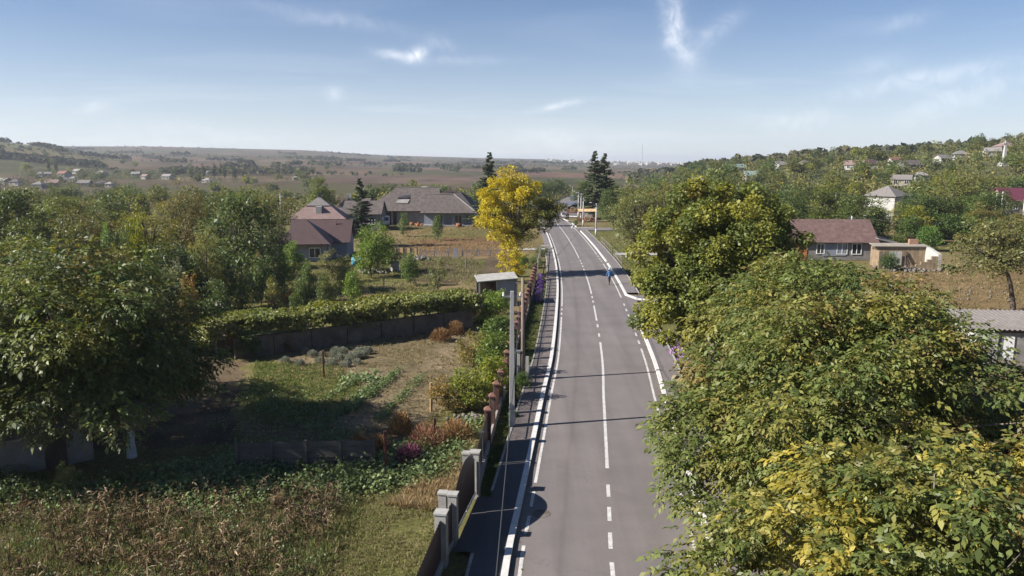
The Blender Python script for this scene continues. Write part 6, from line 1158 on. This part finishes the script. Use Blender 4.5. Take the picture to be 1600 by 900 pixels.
# rows of low plants in the dug plot
for k, (x0, y0, x1, y1) in enumerate([(625, 578, 545, 645), (585, 602, 495, 672), (562, 590, 470, 650), (660, 588, 590, 660)]):
    a, b = ground_at(x0, y0), ground_at(x1, y1); w = .22; leafmass('vegetable_row', [(a.x - w, a.y), (a.x + w, a.y), (b.x + w, b.y), (b.x - w, b.y)], 1700 if k < 2 else 800, .28, .12, P_WEED, [2, 2, 1, 2], 40 + k, ['right of two dense dark green vegetable rows', 'left of two dense dark green vegetable rows', 'sparse vegetable row next to the grass patch', 'sparse vegetable row next to the shrubs'][k], 'vegetables', world=True, clump=12, cr=.13)
leafmass('cabbage_row', [(530, 592), (590, 580), (597, 590), (540, 604)], 260, .25, .22, [(.11, .15, .06), (.13, .17, .075)], [1, 1], 46, 'few pale green cabbages right of the wooden stake', 'vegetables', clump=14, cr=.16)
def corn():
    rg = np.random.default_rng(61); pts = scatter_pts(gpoly([(-60, 930), (-60, 785), (160, 790), (330, 770), (520, 775), (540, 800), (505, 850), (480, 930)]), 480, rg, (2.4, .44, 37)); parts = []; n = len(pts)
    h = rg.uniform(.3, .95, n); ln = rg.normal(size=(n, 2)) * .28; C0 = pick(P_CORN, [3, 3, 1.6, 2], n, rg)
    top = np.concatenate([pts + ln * h[:, None], h[:, None]], 1); b3 = np.concatenate([pts, np.full((n, 1), -.05)], 1); parts.append(leaf_quads(b3, top - b3, unit(rg.normal(size=(n, 3))), h * 1.1, np.full(n, .05), C0))
    parts.append(leaf_quads(b3, top - b3, unit(rg.normal(size=(n, 3))), h * 1.1, np.full(n, .05), C0))
    for j in range(9):
        t = rg.uniform(.2, 1.0, n); P = b3 + (top - b3) * t[:, None]; a = rg.random(n) * 6.283; D = np.stack([np.cos(a), np.sin(a), rg.uniform(-.2, .9, n)], 1); N = unit(np.stack([-np.cos(a) * .5, -np.sin(a) * .5, np.ones(n)], 1) + .4 * rg.normal(size=(n, 3))); L = rg.uniform(.12, .30, n); C = C0 * rg.uniform(.7, 1.35, (n, 1)); parts.append(leaf_quads(P, D, N, L, L * .16, C, .2, .1))
        P2 = P + unit(D) * (L * .85)[:, None]; D2 = D * np.array((1, 1, 0)) * .6 + np.array((0, 0, -1.0)); parts.append(leaf_quads(P2, D2, N, L * .5, L * .14, C * .95, .2, .1))
    V, Fq, C = merge(parts); tag(link_mesh('corn_stubble', np_mesh('corn_stubble', V, Fq, M['leaf_dry'], C)), 'dry brown corn stalks standing in the near field', 'corn', kind='stuff')
corn()
# fluffy rust-red bushes
def fluffy(px, py, w, h, pal, lab, seed, group='rust-coloured fluffy bushes'):
    rg = np.random.default_rng(seed); p = ground_at(px, py); n = 1500; d = sphere_dirs(n, rg); d[:, 2] = np.abs(d[:, 2]); P = d * (rg.random(n) ** .35)[:, None] * np.array((w / 2, w / 2, h)) ; D = unit(d + np.array((0, 0, .7)) + .4 * rg.normal(size=(n, 3)))
    C = pick(pal, [1] * len(pal), n, rg) * rg.uniform(.7, 1.3, (n, 1)); t = empty('fluffy_bush', (p.x, p.y, 0)); V, Fq, CC = leaf_quads(P * .85, D, unit(rg.normal(size=(n, 3))), rg.uniform(.12, .3, n), np.full(n, .035), C); link_mesh('foliage', np_mesh('foliage', V, Fq, M['leaf_dry'], CC), t)
    mb = MB()
    for k in range(6): a = k * 1.05; mb.tube([(0, 0, -.05), (math.cos(a) * w * .28, math.sin(a) * w * .28, h * .7)], [.02, .008], 4)
    mb.build('stem', M['bark'], t); tag(t, lab, 'bush', group)
for a in [(688, 532, 1.7, 1.0, P_RUST, 'left of three rust bushes near the wall end', 1), (712, 522, 1.5, 1.1, P_RUST, 'middle of three rust bushes near the wall end', 2), (736, 500, 1.3, 1.5, P_RUST, 'tall thin rust bush at the wall end', 3), (448, 548, .9, 1.1, P_RUST, 'lone small rust bush at the wall foot', 4), (626, 676, 1.2, 1.1, [(.24, .15, .07), (.20, .13, .06)], 'tawny bush at the edge of the walnut shade', 5), (668, 700, 2.0, 1.3, P_PINK + P_RUST, 'largest pinkish-red fluffy bush beside the iron stake', 6), (640, 722, 1.3, .8, [(.16, .055, .085), (.14, .06, .075)], 'low magenta bush before the pinkish-red one', 7), (592, 708, 1.2, .9, [(.20, .12, .055), (.16, .10, .05)], 'brown bush beside the panel fence', 8), (712, 684, 1.8, .9, P_RUST + [(.22, .15, .07)], 'tawny rust bush in front of the pale stones', 9), (432, 474, 1.6, 1.2, P_RUST, 'rust stalks behind the vine, left clump', 10), (455, 472, 1.4, 1.2, P_RUST, 'rust stalks behind the vine, middle clump', 11), (478, 466, 1.3, 1.2, P_RUST, 'rust stalks behind the vine, right clump', 12), (560, 702, 1.0, .6, [(.18, .11, .05), (.14, .09, .045)], 'small brown bush at the far panel fence end', 13), (760, 500, 1.4, 1.2, P_PINK + P_RUST, 'reddish bush left of the pole top by the shed', 14), (745, 470, 1.6, 1.0, P_RUST, 'rust bush in front of the open shed', 15)]:
    fluffy(*a)
# grey lavender bushes
lv = None
for i, (px, py) in enumerate([(446, 566), (468, 570), (478, 552), (488, 556), (500, 566), (503, 556), (518, 570), (520, 556), (530, 562), (535, 552), (542, 566), (548, 558), (555, 560), (560, 552), (540, 572), (566, 558), (572, 552), (576, 548), (524, 550), (558, 568)]):
    p = ground_at(px, py)
    if lv is None:
        rg = np.random.default_rng(88); n = 1100; d = sphere_dirs(n, rg); d[:, 2] = np.abs(d[:, 2]); P = d * (.35 + .65 * rg.random(n) ** .5)[:, None] * np.array((.42, .42, .5)); V, Fq, CC = leaf_quads(P * .85, unit(d + .3 * rg.normal(size=(n, 3))), unit(rg.normal(size=(n, 3))), rg.uniform(.08, .18, n), np.full(n, .028), pick(P_GREY, [1, 1, 1], n, rg) * rg.uniform(.8, 1.2, (n, 1)))
        lv = empty('lavender_bush', p); link_mesh('foliage', np_mesh('foliage', V, Fq, M['leaf_dry'], CC), lv); MB().tube([(0, 0, -.05), (0, 0, .25)], [.05, .02], 6).build('stem', M['bark'], lv); o = lv
    else: o = copy_tree(lv); o.location = p
    s = rng.uniform(.62, 1.0); o.scale = (s, s, s * rng.uniform(.8, 1.1)); o.rotation_euler = (0, 0, rng.uniform(0, 6))
    tag(o, 'small round grey-green lavender bush in the cluster below the wall', 'lavender', 'grey lavender bushes')
# shrubs along the picket fence (garden side) and other single shrubs
for k, px, py, h, w, tint, lab in [('bush', 735, 640, 1.7, 2.1, (1.6, 1.5, .8), 'yellow-green shrub in front, along the picket fence'), ('bush', 765, 628, 1.9, 2.0, (1.9, 1.7, .75), 'brightest yellow-green shrub against the picket fence'), ('bush2', 700, 640, 1.4, 2.2, (1.3, .95, .8), 'brownish shrub at the edge of the dug plot'), ('bush', 770, 590, 2.1, 2.2, (1.2, 1.35, .9), 'green shrub behind the bright one at the picket fence'), ('bush', 775, 555, 2.0, 2.4, (1.0, 1.2, .9), 'dark green shrub at the picket fence near the pole'), ('bush2', 740, 570, 1.8, 2.0, (1.2, 1.0, .8), 'thin olive shrub behind the yellow-green shrubs'), ('bush', 765, 505, 2.0, 2.6, (1.5, 1.75, .9), 'light green shrub in front of the shed'), ('bush', 785, 490, 1.6, 1.6, (1.4, 1.6, .9), 'light green shrub right below the shed panel'),
                                   ('bush', 392, 558, 1.7, 1.9, (.75, .95, 1.0), 'dense dark shrub at the left end of the garden wall'), ('bush', 322, 555, 2.3, 2.2, (1.9, 1.7, .7), 'yellow-green shrub beside the low wall stub'), ('bush', 310, 520, 2.2, 2.4, (1.5, 1.4, .8), 'olive shrub at the left end of the grape vine'), ('bush2', 110, 770, 1.3, 1.2, (1.0, 1.15, 1.1), 'tall weed clump before the limewashed trunk'), ('bush2', 495, 722, .9, .8, (1.2, 1.1, .9), 'little pale shrub in front of the panel fence'), ('bush', 818, 418, 1.6, 1.8, (1.0, 1.3, 1.0), 'green shrub behind the far brick pillars'), ('bush', 808, 432, 1.2, 1.4, (1.0, 1.3, 1.0), 'low green shrub behind the shed'), ('bush2', 838, 410, .9, 2.2, (.75, .95, .9), 'low dark hedge shrub on the verge beyond the flowers'), ('bush2', 842, 400, .9, 2.2, (.75, .95, .9), 'low dark hedge shrub on the verge, farther end'), ('bush2', 835, 418, 1.1, 2.4, (.8, 1.0, .9), 'dark verge hedge shrub nearest the purple flowers'), ('bush2', 846, 396, 1.0, 2.4, (.8, 1.0, .9), 'dark verge hedge shrub at the footpath end'), ('bush', 803, 655, .5, .7, (.8, 1.1, .9), 'small green weed clump at the concrete pole foot'), ('bush', 817, 606, .7, 1.0, (.9, 1.2, .9), 'green weed clump below the wooden pole stubs'), ('bush', 899, 352, 1.1, 1.3, (.9, 1.2, .9), 'clipped little bush beside the clustered poles'), ('bush', 904, 346, 1.0, 1.2, (.9, 1.2, .9), 'clipped little bush behind the clustered poles')]:
    p = ground_at(px, py); big = 1.25 if px > 690 and 480 < py < 650 else 1.0; place(k, 'garden_shrub', (p.x, p.y, -.03), h * big, w * big, tint, lab, 'bush', 'garden shrubs')
# flowers
def flowers(px, py, w, h, pal, n, lab, seed, group):
    rg = np.random.default_rng(seed); p = ground_at(px, py); t = empty('flower_clump', (p.x, p.y, 0)); m = 260; d = sphere_dirs(m, rg); d[:, 2] = np.abs(d[:, 2]); P = d * (rg.random(m) ** .4)[:, None] * np.array((w / 2, w / 2, h * .85)); V, Fq, CC = leaf_quads(P, unit(d + .5 * rg.normal(size=(m, 3))), unit(rg.normal(size=(m, 3))), rg.uniform(.08, .18, m), np.full(m, .05), pick(P_GREEN, W4, m, rg) * rg.uniform(.8, 1.3, (m, 1))); link_mesh('leaves', np_mesh('leaves', V, Fq, M['leaf'], CC), t)
    d = sphere_dirs(n, rg); d[:, 2] = np.abs(d[:, 2]) * .9 + .15; P = d * np.array((w / 2, w / 2, h)); V, Fq, CC = leaf_quads(np.repeat(P, 4, 0), unit(rg.normal(size=(n * 4, 3)) + np.repeat(d, 4, 0) * .4), np.repeat(d, 4, 0) + .3 * rg.normal(size=(n * 4, 3)), rg.uniform(.05, .09, n * 4), np.full(n * 4, .055), np.repeat(pick(pal, [1] * len(pal), n, rg), 4, 0)); link_mesh('blossom', np_mesh('blossom', V, Fq, M['leaf'], CC), t); tag(t, lab, 'flowers', group)
PUR = [(.16, .06, .30), (.20, .09, .36), (.13, .05, .24)]; LIL = [(.42, .24, .48), (.50, .30, .50), (.36, .20, .42)]
for i, (px, py) in enumerate([(842, 472), (842, 464), (843, 456), (844, 449), (845, 442), (845, 436)]): flowers(px, py, .8, .55, PUR, 110, 'deep purple flower clump in the row along the pavement edging', 700 + i, 'purple flowers on the verge')
for i, (px, py, lab) in enumerate([(1049, 540, 'lilac flower clump nearest the side road under the lime tree'), (1058, 556, 'pinkish flower clump between the two lilac ones'), (1067, 572, 'lilac flower clump at the pavement beside the walnut leaves')]): flowers(px, py, 1.0, .6, LIL, 90, lab, 720 + i, 'lilac flowers on the right verge')
rgl = np.random.default_rng(909); parts = []
for n_, (ya, yb), (oa, ob), z_ in ((500, (14, 62), (2.5, 3.18), .066), (260, (20, 90), (-3.18, -2.7), .066), (380, (18, 62), (3.45, 4.55), .156), (160, (34, 90), (-4.35, -3.5), .162)):
    P = []
    for i in range(n_):
        v = axis(s_at_y(rgl.uniform(ya, yb)), ob + (oa - ob) * rgl.random() ** 2 if ob > 0 else oa + (ob - oa) * rgl.random() ** 2, z_); P.append(tuple(v))
    P = np.array(P); D = unit(np.stack([rgl.normal(size=n_), rgl.normal(size=n_), np.abs(rgl.normal(size=n_)) * .15], 1)); L = rgl.uniform(.05, .14, n_); parts.append(leaf_quads(P, D, np.tile((0, 0, 1.0), (n_, 1)), L, L * .5, pick([(.12, .08, .035), (.16, .11, .03), (.08, .055, .03)], [1, 1, 1], n_, rgl)))
V, Fq, C = merge(parts); tag(link_mesh('fallen_leaves', np_mesh('fallen_leaves', V, Fq, M['leaf_dry'], C)), 'brown fallen leaves along the kerbs', 'leaves', kind='stuff')
# manhole and wheel marks stay in the material; small drain cover on the road
p = ground_at(846, 805); tag(MB().tube([(0, 0, .0), (0, 0, .008)], .33, 20).build('manhole_cover', M['old_concrete'], None, (p.x, p.y, .061)), 'round pale manhole cover on the road at the shadow edge', 'manhole')

# ------------------------------------------------------------------ air
hz = MB().box((0, 0, 25), (18000, 18000, 104)); m = bpy.data.materials.new('haze'); m.use_nodes = True; nt = m.node_tree; nt.nodes.clear()
ou = nt.nodes.new('ShaderNodeOutputMaterial'); pv = nt.nodes.new('ShaderNodeVolumePrincipled'); pv.inputs['Density'].default_value = 0.00016; pv.inputs['Color'].default_value = (.84, .90, 1.0, 1); pv.inputs['Anisotropy'].default_value = .25
nt.links.new(pv.outputs[0], ou.inputs['Volume'])
o = hz.build('haze', m); tag(o, 'thin bluish autumn haze over the valley', 'haze', kind='stuff')
